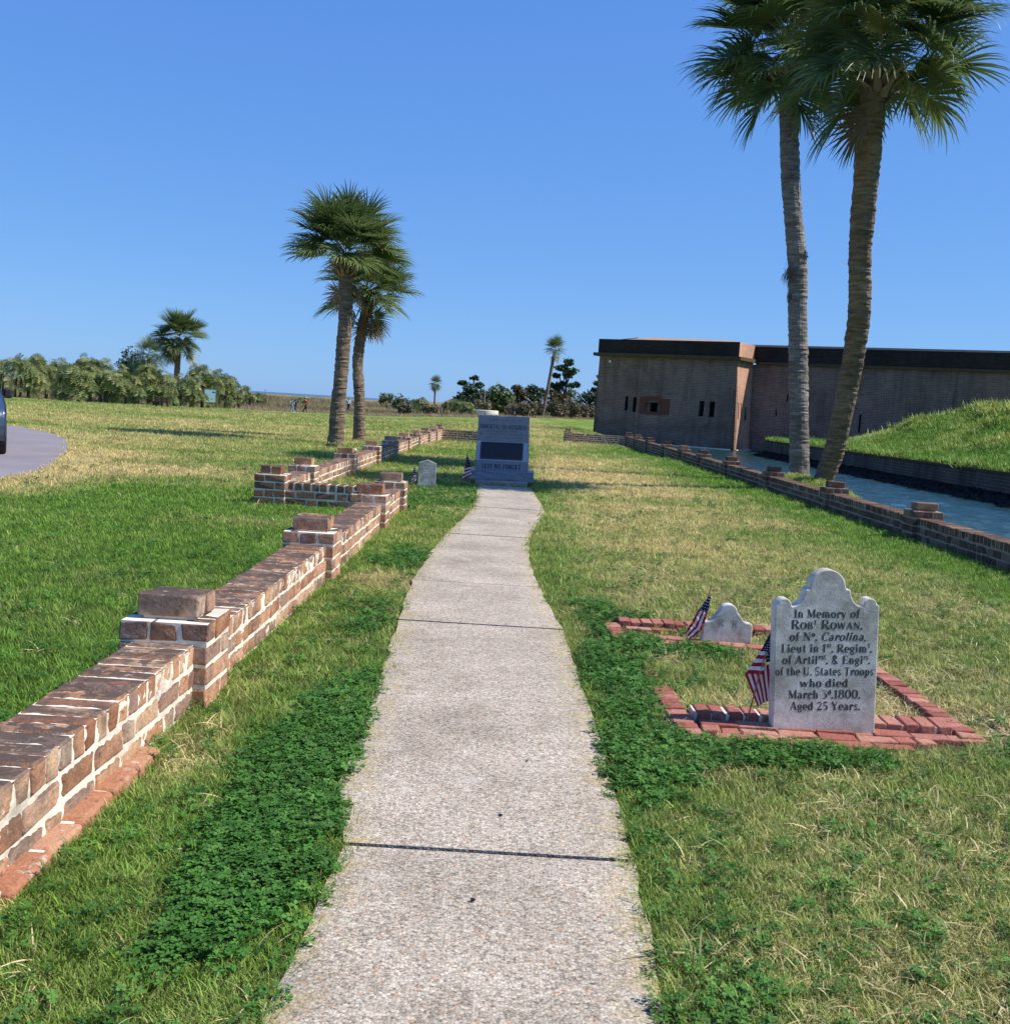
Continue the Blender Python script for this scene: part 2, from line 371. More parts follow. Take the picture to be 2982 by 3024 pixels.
# ---- palm
def barkmat(name, c0, c1, c2):
    b = NB(name); pos = b.tc()
    ring = b.noise(1, 5, .65, b.mapping(pos, (2.2, 2.2, 16))); fib = b.noise(1, 5, .7, b.mapping(pos, (28, 28, 6)))
    big = b.noise(.9, 5, .6, pos)
    c = b.ramp(ring, [(.3, c0), (.5, c1), (.68, c2)])
    c = b.mix(1, c, b.ramp(fib, [(.25, .6), (.55, 1.0), (.8, 1.3)]), 'MULTIPLY')
    c = b.mix(1, c, b.ramp(big, [(.3, .75), (.7, 1.2)]), 'MULTIPLY')
    b.pbr(c, .95, .1, b.bump(b.math('ADD', ring, b.math('MULTIPLY', fib, .5)), 1, .035)); return b.mat
M_BARKG = barkmat('grey_palm_bark', (.11, .09, .075), (.22, .19, .163), (.34, .30, .265))
M_BARKB = barkmat('brown_palm_bark', (.095, .068, .048), (.205, .15, .105), (.30, .23, .17))
M_TRUNK = simple('tree_bark', (.11, .085, .065), .95, .1, noise=.5, nscale=8)
M_DEADW = simple('bleached_wood', (.38, .34, .29), .9, .1, noise=.3, nscale=8)
M_MOSS = leafy('spanish_moss', (.13, .14, .11), (.25, .26, .22), inst=False)
def frondmat(name, c0, c1, trans=.25, spec=.5, rough=.38):
    b = NB(name); oi = b.n('ShaderNodeObjectInfo')
    c = b.mix(b.math('ADD', b.math('MULTIPLY', oi.outputs['Random'], .6), b.math('MULTIPLY', b.noise(2, 3, .6, b.geo()), .4)), c0, c1)
    p = b.n('ShaderNodeBsdfPrincipled'); b.l(c, p.inputs['Base Color']); p.inputs['Roughness'].default_value = rough
    p.inputs['Specular IOR Level'].default_value = spec
    t = b.n('ShaderNodeBsdfTranslucent'); b.l(c, t.inputs[0])
    mx = b.n('ShaderNodeMixShader'); mx.inputs[0].default_value = trans
    b.l(p.outputs[0], mx.inputs[1]); b.l(t.outputs[0], mx.inputs[2]); b.l(mx.outputs[0], b.out.inputs[0]); return b.mat
M_FROND = frondmat('palm_leaf', (.06, .10, .03), (.21, .265, .085), .28)
M_FRONDY = frondmat('pale_palm_leaf', (.17, .20, .06), (.27, .29, .09))
M_FRONDD = frondmat('dead_palm_leaf', (.17, .11, .06), (.30, .21, .12), .15, .1, .8)
M_STALK = simple('leaf_stalk', (.22, .25, .08), .5, .4)
M_BOOT = simple('leaf_boot', (.30, .22, .14), .85, .2, noise=.4, nscale=12)
M_PALMETTO = leafy('palmetto_leaf', (.10, .145, .035), (.38, .37, .13), inst=False, trans=.2, spec=.5)
M_LEAFD = leafy('dark_evergreen_leaf', (.035, .065, .02), (.13, .15, .055), inst=False, trans=.15)
M_LEAFM = leafy('mid_green_leaf', (.085, .135, .035), (.25, .27, .09), inst=False, trans=.2)
M_LEAFB = leafy('brown_cedar_leaf', (.09, .075, .03), (.17, .11, .05), inst=False, trans=.15)
M_LEAFT = leafy('tan_scrub_leaf', (.15, .135, .075), (.27, .215, .14), inst=False, trans=.15)

# ================================================================== the ground
PATH_L = np.array([(-.56, -1), (-.55, 1.8), (-.53, 2.74), (-.50, 3.79), (-.60, 4.4), (-.64, 5.82), (-.72, 7.89), (-.78, 9.72), (-.76, 11.5), (-.70, 13.4), (-.58, 15.2), (-.49, 17), (-.51, 19), (-.57, 22)])
PATH_R = np.array([(.50, -1), (.50, 1.8), (.51, 2.74), (.53, 3.79), (.52, 5.82), (.46, 7.89), (.34, 9.72), (.28, 11.5), (.31, 13.4), (.46, 15.2), (.61, 17), (.58, 19), (.47, 22)])
def pathx(y): return np.interp(y, PATH_L[:, 1], PATH_L[:, 0]), np.interp(y, PATH_R[:, 1], PATH_R[:, 0])
def ell(x, y, cx, cy, rx, ry, s=1.0): return s*np.exp(-(((x-cx)/rx)**2+((y-cy)/ry)**2)**1.3)
ROAD = [(-60, 12), (-12, 14.6), (-9.5, 15.6), (-8.35, 16.3), (-7.9, 17.2), (-8.0, 18.8), (-8.5, 20.6), (-9.1, 22.4), (-9.75, 24.4), (-10.5, 26.4), (-11.5, 28.8), (-12.8, 31.4), (-14.1, 33.4), (-15.4, 35), (-17.5, 36.6), (-21, 38), (-30, 40), (-60, 44)]
def road_r(y):   # x of the road's right edge
    p = ROAD[3:15]; return np.interp(y, [q[1] for q in p], [q[0] for q in p], left=-50, right=-50)
def clover_f(x, y):
    n = fbm(x*2.2, y*2.2, 21)-.5
    c = ell(x, y, -.80, 5.0, .26, 1.5, .95) + ell(x, y, -.72, 3.4, .2, .5, .55) + ell(x, y, -.95, 7.9, .2, .6, .6) + ell(x, y, -.95, 18.5, .8, 2.6)
    c = c+ell(x, y, -.95, 11.2, .28, 1.1, .7)+.22*sst(-1.2, -.9, x)*sst(-.5, -.8, x)*(y < 9)
    c = c+ell(x, y, .74, 6.4, .22, 1.9, 1.0) + ell(x, y, .76, 5.1, .25, .5, .9) + ell(x, y, 1.3, 5.18, .7, .2, 1.05) + ell(x, y, .8, 8.6, .3, .6, .8)
    c = c+ell(x, y, 1.15, 7.55, .4, .35, .7)
    c = c + ell(x, y, .78, 3.1, .14, .2, .45)
    c = c+ell(x, y, -2.1, 8.0, .4, 2.5, .35)
    return np.clip((c+n*1.5-.36)*2.0, 0, .85)
def soil_f(x, y):
    n = fbm(x*3, y*3, 5)-.5
    c = ell(x, y, 2.83, 5.75, .22, .25) + ell(x, y, 2.72, 6.15, .14, .2, .7) + ell(x, y, -1.45, 5.45, .12, .14, .9)
    return np.clip((c+n*.6-.45)*4, 0, 1)
def dry_f(x, y):
    n = fbm(x*.9, y*.9, 11, 5)-.5; n2 = fbm(x*3.5, y*3.5, 15, 4)-.5; ln = fbm(x*.10, y*.17, 31, 4)-.5
    d = .30+0*x
    d = d+.20*sst(.5, 1.2, x)*sst(6.0, 2, x-0*y) + .08*sst(5, 12, y)*sst(.5, 1.5, x)*sst(5.7, 4.6, x)
    d = d-.30*sst(4.4, 5.4, x)*sst(70, 40, y)
    d = d+.14*sst(4.6, 2.5, y)*(x > .5)
    d = d+ell(x, y, 1.9, 30, 1.7, 7, .5) + ell(x, y, 3.0, 17, 2.0, 5, .14)
    d = d+ell(x, y, -1.3, 4.75, .14, .5, .5) + ell(x, y, -1.0, 9.6, .32, .5, .55) + ell(x, y, -1.35, 5.9, .12, .5, .3)
    d = d+ell(x, y, 1.7, 6.1, .6, .3, .35) + ell(x, y, .84, 5.85, .12, .5, .5)+ell(x, y, 2.2, 6.1, .35, .45, .5) + ell(x, y, 2.8, 5.9, .4, .5, .35)
    left = sst(-1.8, -2.4, x)
    d = d-.20*left*sst(24, 15, y)
    rr = road_r(y)
    d = d+left*.95*np.exp(-(np.maximum(x-rr, 0)/1.1)**2)*((y > 12) & (y < 26)) + left*.3*np.exp(-(np.maximum(x-rr, 0)/2.5)**2)*((y > 20) & (y < 40))
    d = d+ell(x, y, -6.6, 20.5, 1.5, 1.6, .55) + ell(x, y, -7.4, 16.2, 1.2, 1.8, .6)
    d = d+.13*sst(20, 27, y)*sst(0, -3, x)*sst(75, 60, y) + .05*sst(28, 40, y)
    d = d-.02*sst(85, 100, y)+.10*sst(38, 50, y)*sst(0, -4, x)
    d = d+.85*(fbm(x*.35, y*.8, 171, 4)-.5)*sst(9, 14, y)
    d = d-.25*sst(36, 44, y)*sst(60, 50, y)*sst(-2, 1, x)
    return np.clip(d+n*.42+n2*.30+ln*.55*sst(18, 40, y), 0, 1)
def marsh_f(x, y):
    a = x/np.maximum(y, 1)
    e = edge_dist(a)+6*(fbm(x*.08, y*.08, 41)-.5)
    return np.where(x > 30, np.where(y > 150, 1., 0.), sst(-1.5, 1.5, y-e))
def geom(a, b, st, g):
    o = [a]; 
    while abs(o[-1]) < abs(b): o.append(o[-1]+st); st *= g
    return o
xs = set(np.round(np.arange(-4, 6.3, .13), 3)) | set(np.round(geom(6.3, 9000, .2, 1.05), 3)) | set(np.round(geom(-4, 9000, -.15, 1.04), 3)) | {9.2, 9.21, 17.94, 17.96}
ys = set(np.round(np.arange(-6, 16, .15), 3)) | set(np.round(geom(16, 9000, .18, 1.025), 3)) | {78.19, 78.21, 95.49, 95.51}
xs = np.array(sorted(x for x in xs if abs(x) < 9500)); ys = np.array(sorted(ys))
X, Y = np.meshgrid(xs, ys)
Z = gz(X, Y)
mf = marsh_f(X, Y)
Z = Z-np.where((Y > 110), mf*.35, 0)-np.where(Y > 300, .3, 0)
Z = Z-.03*((X > pathx(Y)[0]+.05) & (X < pathx(Y)[1]-.05) & (Y < 22))
V = np.stack([X, Y, Z], -1).reshape(-1, 3)
nx, ny = len(xs), len(ys)
idx = np.arange(nx*ny).reshape(ny, nx)
Fq = np.stack([idx[:-1, :-1], idx[:-1, 1:], idx[1:, 1:], idx[1:, :-1]], -1).reshape(-1, 4)
me = bpy.data.meshes.new('ground'); me.vertices.add(len(V)); me.vertices.foreach_set('co', V.ravel())
me.loops.add(Fq.size); me.loops.foreach_set('vertex_index', Fq.ravel())
me.polygons.add(len(Fq)); me.polygons.foreach_set('loop_start', np.arange(0, Fq.size, 4)); me.polygons.foreach_set('use_smooth', np.ones(len(Fq), bool))
me.update(calc_edges=True)
for nm, arr in (('dry', dry_f(X, Y)*(1-.0)), ('clover', clover_f(X, Y)), ('marsh', mf), ('soil', soil_f(X, Y)), ('thatch', sst(15, 7, np.sqrt(X*X+Y*Y))+0*X)):
    at = me.attributes.new(nm, 'FLOAT', 'POINT'); at.data.foreach_set('value', arr.ravel().astype(np.float32))
me.materials.append(M_GROUND)
tag(link('ground', me), 'mown green and straw coloured lawn running out into flat brown marsh', kind='structure')
# sea beyond the marsh, moat
mb = MB(); mb.add([(-9000, 1700, -1.35), (9000, 1700, -1.35), (9000, 25000, -1.35), (-9000, 25000, -1.35)], [(0, 1, 2, 3)])
tag(mb.build('sea', M_SEA), 'blue strip of sea on the horizon', kind='structure')
wx = np.arange(9.15, 36, .2); wy = np.concatenate([[-8, 0], np.arange(6, 97, .22)]); WX, WY = np.meshgrid(wx, wy)
WZ = -.8+.085*(fbm(WX*.9+WY*.25, WY*1.25, 121, 3)-.5)+.06*(fbm(WX*2.3, WY*2.9-WX*.6, 131, 2)-.5)
WI = np.arange(WX.size).reshape(WX.shape)
me = bpy.data.meshes.new('moat_water'); me.from_pydata(np.stack([WX, WY, WZ], -1).reshape(-1, 3).tolist(), [], np.stack([WI[:-1, :-1], WI[:-1, 1:], WI[1:, 1:], WI[1:, :-1]], -1).reshape(-1, 4).tolist())
me.polygons.foreach_set('use_smooth', [True]*len(me.polygons)); me.materials.append(M_WATER)
tag(link('moat_water', me), 'rippled blue green water of the moat', kind='structure')
# road
mb = MB(); mb.add([(x, y, .022) for x, y in ROAD]+[(x, y, -.2) for x, y in ROAD],
                  [tuple(range(len(ROAD)))]+[(i, (i+1) % len(ROAD), (i+1) % len(ROAD)+len(ROAD), i+len(ROAD)) for i in range(len(ROAD))])
me = mb.mesh('road', M_ASPH); fix_normals(me)
tag(link('road', me), 'grey asphalt road curving away at the left', kind='structure')

# ------------------------------------------------------------------ concrete path of cast slabs
path = bpy.data.objects.new('path', None); COL.objects.link(path); tag(path, 'pale exposed aggregate concrete footpath leading to the granite monument', kind='structure')
JO = [-.6, 1.85, 3.8, 5.86, 7.89, 9.72, 11.55, 13.4, 15.25, 17.15, 19.3, 21.9]
for k in range(len(JO)-1):
    y0, y1 = JO[k]+.010, JO[k+1]-.010; nx_, ny_ = 12, 16
    vs = []; ed = []
    dz = rnd.uniform(-.004, .004)
    for j in range(ny_+1):
        yy = y0+(y1-y0)*j/ny_; a, c = pathx(yy)
        a += .018*(fbm(np.array(yy*4.), np.array(3.), 61)-.5)*2; c += .018*(fbm(np.array(yy*4.), np.array(9.), 62)-.5)*2
        for i in range(nx_+1):
            t = i/nx_; e = min(i, nx_-i, j, ny_-j)
            vs.append((a+(c-a)*t, yy, .028+dz-(.007 if e == 0 else 0))); ed.append(max(0, 1-min(t, 1-t)/.16))
    F_ = []
    for j in range(ny_):
        for i in range(nx_):
            q = j*(nx_+1)+i; F_.append((q, q+1, q+nx_+2, q+nx_+1))
    ring = [i for i in range(nx_+1)]+[j*(nx_+1)+nx_ for j in range(1, ny_+1)]+[ny_*(nx_+1)+i for i in range(nx_-1, -1, -1)]+[j*(nx_+1) for j in range(ny_-1, 0, -1)]
    n0 = len(vs)
    for q in ring: vs.append((vs[q][0], vs[q][1], -.10)); ed.append(1)
    for a in range(len(ring)):
        c = (a+1) % len(ring); F_.append((ring[c], ring[a], n0+a, n0+c))
    mb = MB(); mb.add(vs, F_); me = mb.mesh('slab', M_CONC)
    at = me.attributes.new('edge', 'FLOAT', 'POINT'); at.data.foreach_set('value', np.array(ed, np.float32))
    link('slab', me, path)
# dark leaf scraps and pebbles lying on the path
# ------------------------------------------------------------------ bricks
_bc = {}
def worn(lx, ly, lz, var, mat, ch=.009):
    key = (round(lx, 3), round(ly, 3), round(lz, 3), var, mat.name)
    if key in _bc: return _bc[key]
    r = random.Random(hash((key[0], key[1], key[2], var)) & 0xffff)
    bm = bmesh.new()
    for sx in (-1, 1):
        for sy in (-1, 1):
            for sz in (-1, 1):
                jx, jy, jz = [r.uniform(-.0035, .0035) for _ in range(3)]
                c = ch*r.uniform(.5, 1.4)
                if r.random() < .07: c *= 1.9
                for d in ((c, c, 0), (c, 0, c), (0, c, c)):
                    bm.verts.new((sx*(lx/2-d[0])+jx, sy*(ly/2-d[1])+jy, sz*(lz/2-d[2])+jz))
    bmesh.ops.convex_hull(bm, input=bm.verts)
    bmesh.ops.dissolve_limit(bm, angle_limit=R_(3), verts=bm.verts, edges=bm.edges)
    bmesh.ops.recalc_face_normals(bm, faces=bm.faces)
    me = bpy.data.meshes.new('brick'); bm.to_mesh(me); bm.free(); me.materials.append(mat)
    _bc[key] = me; return me
def put_brick(parent, c, size, mat, merged=None, name='brick', jit=1.0, ch=.009):
    me = worn(size[0], size[1], size[2], rnd.randrange(4), mat, ch)
    loc = Vector(c)+Vector([rnd.uniform(-.003, .003)*jit for _ in range(3)])
    rot = [rnd.uniform(-.008, .008)*jit for _ in range(3)]; rot[2] *= 1.6
    if merged is None: return link(name, me, parent, loc, rot)
    mt = Matrix.Translation(loc) @ Matrix.Rotation(rot[2], 4, 'Z') @ Matrix.Rotation(rot[0], 4, 'X')
    n0 = len(merged.v); merged.v += [tuple(mt @ v.co) for v in me.vertices]
    merged.f += [tuple(i+n0 for i in p.vertices) for p in me.polygons]; merged.m += [0]*len(me.polygons)
    merged.r = getattr(merged, 'r', []) + [rnd.random()]*len(me.vertices)
def finish_merged(mb, mat, parent, name='brick', stuff=True):
    if not mb.v: return
    me = mb.mesh(name, mat); a = me.attributes.new('rnd', 'FLOAT', 'POINT'); a.data.foreach_set('value', np.array(mb.r, np.float32))
    o = link(name, me, parent)
    if stuff: o['kind'] = 'stuff'
    return o
WW = .31
def rough_core(mb_name, boxes, mat, parent):
    """mortar body: subdivided boxes with a lumpy surface"""
    bm = bmesh.new()
    for (x0, x1, y0, y1, z0, z1) in boxes:
        n0 = len(bm.verts)
        r = bmesh.ops.create_cube(bm, size=1)
        for v in r['verts']: v.co = Vector((x0+(v.co.x+.5)*(x1-x0), y0+(v.co.y+.5)*(y1-y0), z0+(v.co.z+.5)*(z1-z0)))
    me = bpy.data.meshes.new(mb_name); bm.to_mesh(me); bm.free(); me.materials.append(mat)
    return link(mb_name, me, parent)
def lumpy_sheets(parent, u0, u1, mat, st=.014):
    """hand laid mortar: uneven sheets on the front face and the top that smear over the brick edges"""
    nu = int((u1-u0)/st); us = np.linspace(u0, u1, nu+1)
    vs = []; fs = []
    for kind, vv in (('f', np.linspace(-.02, .315, 26)), ('t', np.linspace(.004, WW-.004, 22))):
        U, V2 = np.meshgrid(us, vv); n1 = fbm(U*38, V2*38, 301, 3)-.5; n2 = fbm(U*9, V2*9, 311, 2)-.5
        if kind == 'f': P = np.stack([U, .0045-(n1*.016+n2*.010), V2], -1)
        else: P = np.stack([U, V2, .3225+n1*.009+n2*.006], -1)
        b0 = len(vs); vs += P.reshape(-1, 3).tolist(); I = np.arange(U.size).reshape(U.shape)+b0
        fs += np.stack([I[:-1, :-1], I[:-1, 1:], I[1:, 1:], I[1:, :-1]], -1).reshape(-1, 4).tolist()
    me = bpy.data.meshes.new('mortar'); me.from_pydata(vs, [], fs); me.materials.append(mat); me.polygons.foreach_set('use_smooth', [True]*len(me.polygons))
    return link('mortar', me, parent)
def make_wall(root, u0, u1, pillars, matb, matm, limit=300, near_u=0, ppx=.44, zoff=None, mfar=25, low=None, footing=None, yfun=None):
    """wall along local x from u0 to u1, thickness WW (local y 0..WW); pillars = list of pillar centres"""
    merged = MB(); merged.r = []; cnt = 0
    segs = []; cur = u0
    for p in pillars:
        if p-ppx/2 > cur+.05: segs.append((cur, p-ppx/2))
        cur = p+ppx/2
    if u1-cur > .05: segs.append((cur, u1))
    core = [(a, c, .005, WW-.005, -.30 if low else -.08, .3235) for a, c in segs]
    if matm is M_MORTAR and near_u == 0 and low is None:
        core = [(a, c, .018, WW-.005, -.08, .31) for a, c in segs]
        for a, c in segs:
            if a < 9: lumpy_sheets(root, a, c, matm)
            else: core.append((a, c, .005, WW-.005, .0, .322))
    rough_core('mortar', core, matm, root)
    todo = []
    for a, c in segs:
        n = max(1, int(round((c-a)/.118))); pit = (c-a)/n
        for i in range(n):
            hgt = .107+rnd.uniform(-.004, .004)
            todo.append(((a+(i+.5)*pit, WW/2+rnd.uniform(-.004, .004), .223+hgt/2), (round(pit-.013-rnd.choice((0, .005)), 3), WW+.0, .107)))
        rows = [(.008, .088), (.115, .092)]+([(-.10, .09), (-.207, .09)] if low is not None and c > low else [])
        for r, (z0, hh) in enumerate(rows):
            u = a
            first = True
            while u < c-.05:
                ln = rnd.choice((.29, .29, .14, .14, .25)) if not (first and r) else .14
                first = False
                if u+ln > c-.06: ln = c-u-.006
                todo.append(((u+ln/2, WW/2, z0+hh/2), (round(ln, 2) if ln > .06 else round(ln, 3), WW+.004, hh)))
                u += ln+.017
    todo.sort(key=lambda t: t[0][0]-near_u)
    for k, (cc, sz) in enumerate(todo):
        put_brick(root, cc, sz, matb, None if k < limit else merged)
    finish_merged(merged, matb, root)
    if footing:
        u = footing[0]
        while u < footing[1]:
            ln = rnd.choice((.27, .3, .3, .24)); put_brick(root, (u+ln/2, .005, .006), (ln, .17, .09), M_BRICKR, None, ch=.014); u += ln+.014
        rough_core('footing_mortar', [(footing[0], footing[1]-.02, -.045, .02, -.05, .043)], matm, root)
    for k, p in enumerate(pillars):
        far = abs(p-near_u) > mfar
        pm = MB(); e = (ppx-WW)/2; s = ppx/2
        isl = low is not None and p > low
        pm.box(p-s+.006, p+s-.006, -e+.006, WW+e-.006, -.30 if isl else -.08, .43)
        pm.box(p-.13, p+.13, WW/2-.13, WW/2+.13, .42, .53)
        po = pm.build('pillar', matm, root)
        pmer = None
        if far: pmer = MB(); pmer.r = []
        for r in range(-2 if isl else 0, 4):
            z = .006+.11*r+.046
            w3 = (ppx-.024)/3
            for q in range(3):
                yy = -e+w3/2+q*(w3+.012)
                la, lb = (.285, ppx-.285-.013)
                if (r+q) % 2: la, lb = lb, la
                if q == 1: la = lb = (ppx-.013)/2
                put_brick(po, (p-s+la/2, yy, z), (la, w3, .094), matb, pmer)
                put_brick(po, (p+s-lb/2, yy, z), (lb, w3, .094), matb, pmer)
        tw = .29
        for q in range(2):
            put_brick(po, (p-tw/2+.07+q*.148, WW/2, .445+.053), (.138, tw+rnd.uniform(-.01, .03), .108), matb, pmer, jit=2)
        if pmer: finish_merged(pmer, matb, po, stuff=False)
def wall_thing(label, x, y, rz): return thing('brick_wall', label, 'wall', (x, y, 0), rz, 'low brick walls with stepped pillars')
Q = math.pi/2
w = wall_thing('nearest low brick wall with stepped pillars left of the path, red footing bricks showing', -1.5, 1.2, Q)
make_wall(w, 0, 14.9, [.35, 4.425, 8.355, 12.335, 14.685], M_BRICK, M_MORTAR, 300, footing=(0, 3.2))
w = wall_thing('short low brick wall crossing left from the nearest wall to a tall corner pillar', -3.42, 15.74, 0)
make_wall(w, -.1, 1.6, [.06], M_BRICK_SHADE, M_MORTAR, 300, near_u=-.1, low=9)
w = wall_thing('long sunlit low brick wall going away behind the two middle palms', -3.2, 16.2, Q)
make_wall(w, .0, 36.6, [q-16.2 for q in (18.25, 22.9, 27.2, 31.4, 35.4, 39.5, 44.1, 48.6, 52.7)], M_BRICK, M_MORTAR, 300, mfar=18, low=21)
w = wall_thing('far low brick wall behind the granite monument, left of the gap', -3.2, 52.55, 0)
make_wall(w, 0, 3.6, [3.4], M_BRICK_SHADE, M_MORTAR, 300, mfar=100, low=-9)
w = wall_thing('far low brick wall between the gap and the moat side wall', 3.1, 61.9, 0)
make_wall(w, 0, 3.4, [.15], M_BRICK_SHADE, M_MORTAR, 300, mfar=100, low=-9)
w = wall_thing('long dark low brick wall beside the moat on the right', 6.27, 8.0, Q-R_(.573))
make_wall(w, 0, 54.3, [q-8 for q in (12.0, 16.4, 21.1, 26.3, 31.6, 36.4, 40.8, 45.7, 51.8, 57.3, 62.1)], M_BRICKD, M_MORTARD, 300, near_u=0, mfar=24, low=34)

# ------------------------------------------------------------------ grave plot edging
plot = thing('brick_edging', 'red paver edging set in the grass around the two small graves', 'edging', (0, 0, 0))
def paver(x, y, z, lx, ly, lz=.06): put_brick(plot, (x, y, z-lz/2), (lx, ly, lz), M_PAV, name='paver', jit=1.5, ch=.005)
for i in range(10): paver(1.0-.004*i, 5.44+.093*i, .034, .112, .086)
for i in range(4): paver(.945-.005*i, 6.66+.092*i, .018, .10, .084)
for i in range(5): paver(.86-.004*i, 7.74+.105*i, .036, .105, .097)
for i in range(5): paver(1.105+.086*i, 5.79, .062, .074, .175, .08)
for i in range(5): paver(2.03+.088*i, 5.79, .062, .076, .175, .08)
x = 1.07
while x < 2.38:
    l = rnd.choice((.2, .2, .1)); paver(x+l/2, 5.63, .03, l-.006, .098); x += l
x = 1.06
while x < 2.25:
    l = rnd.choice((.2, .2, .1)); paver(x+l/2, 5.53, .028, l-.006, .094); x += l
x = 1.12
while x < 2.1:
    l = .2; paver(x+l/2, 5.435, .022, l-.007, .09); x += l
for i in range(16):
    t = i/15; paver(2.49-.02*t, 5.66+.098*i, .040, .118, .09, .07)
for i in range(15): paver(.94+.084*i, 8.24, .055, .077, .165, .07)
x = .93
while x < 1.3: paver(x+.1, 8.07, .03, .194, .095); x += .2
x = 1.15
while x < 1.85: paver(x+.1, 7.66, .03, .194, .11); x += .2
x = 1.15
while x < 1.5: paver(x+.1, 7.80, .03, .194, .11); x += .2
rough_core('mortar', [(1.06, 1.48, 5.71, 5.87, -.03, .052), (1.99, 2.42, 5.71, 5.87, -.03, .052)], M_MORTAR, plot)

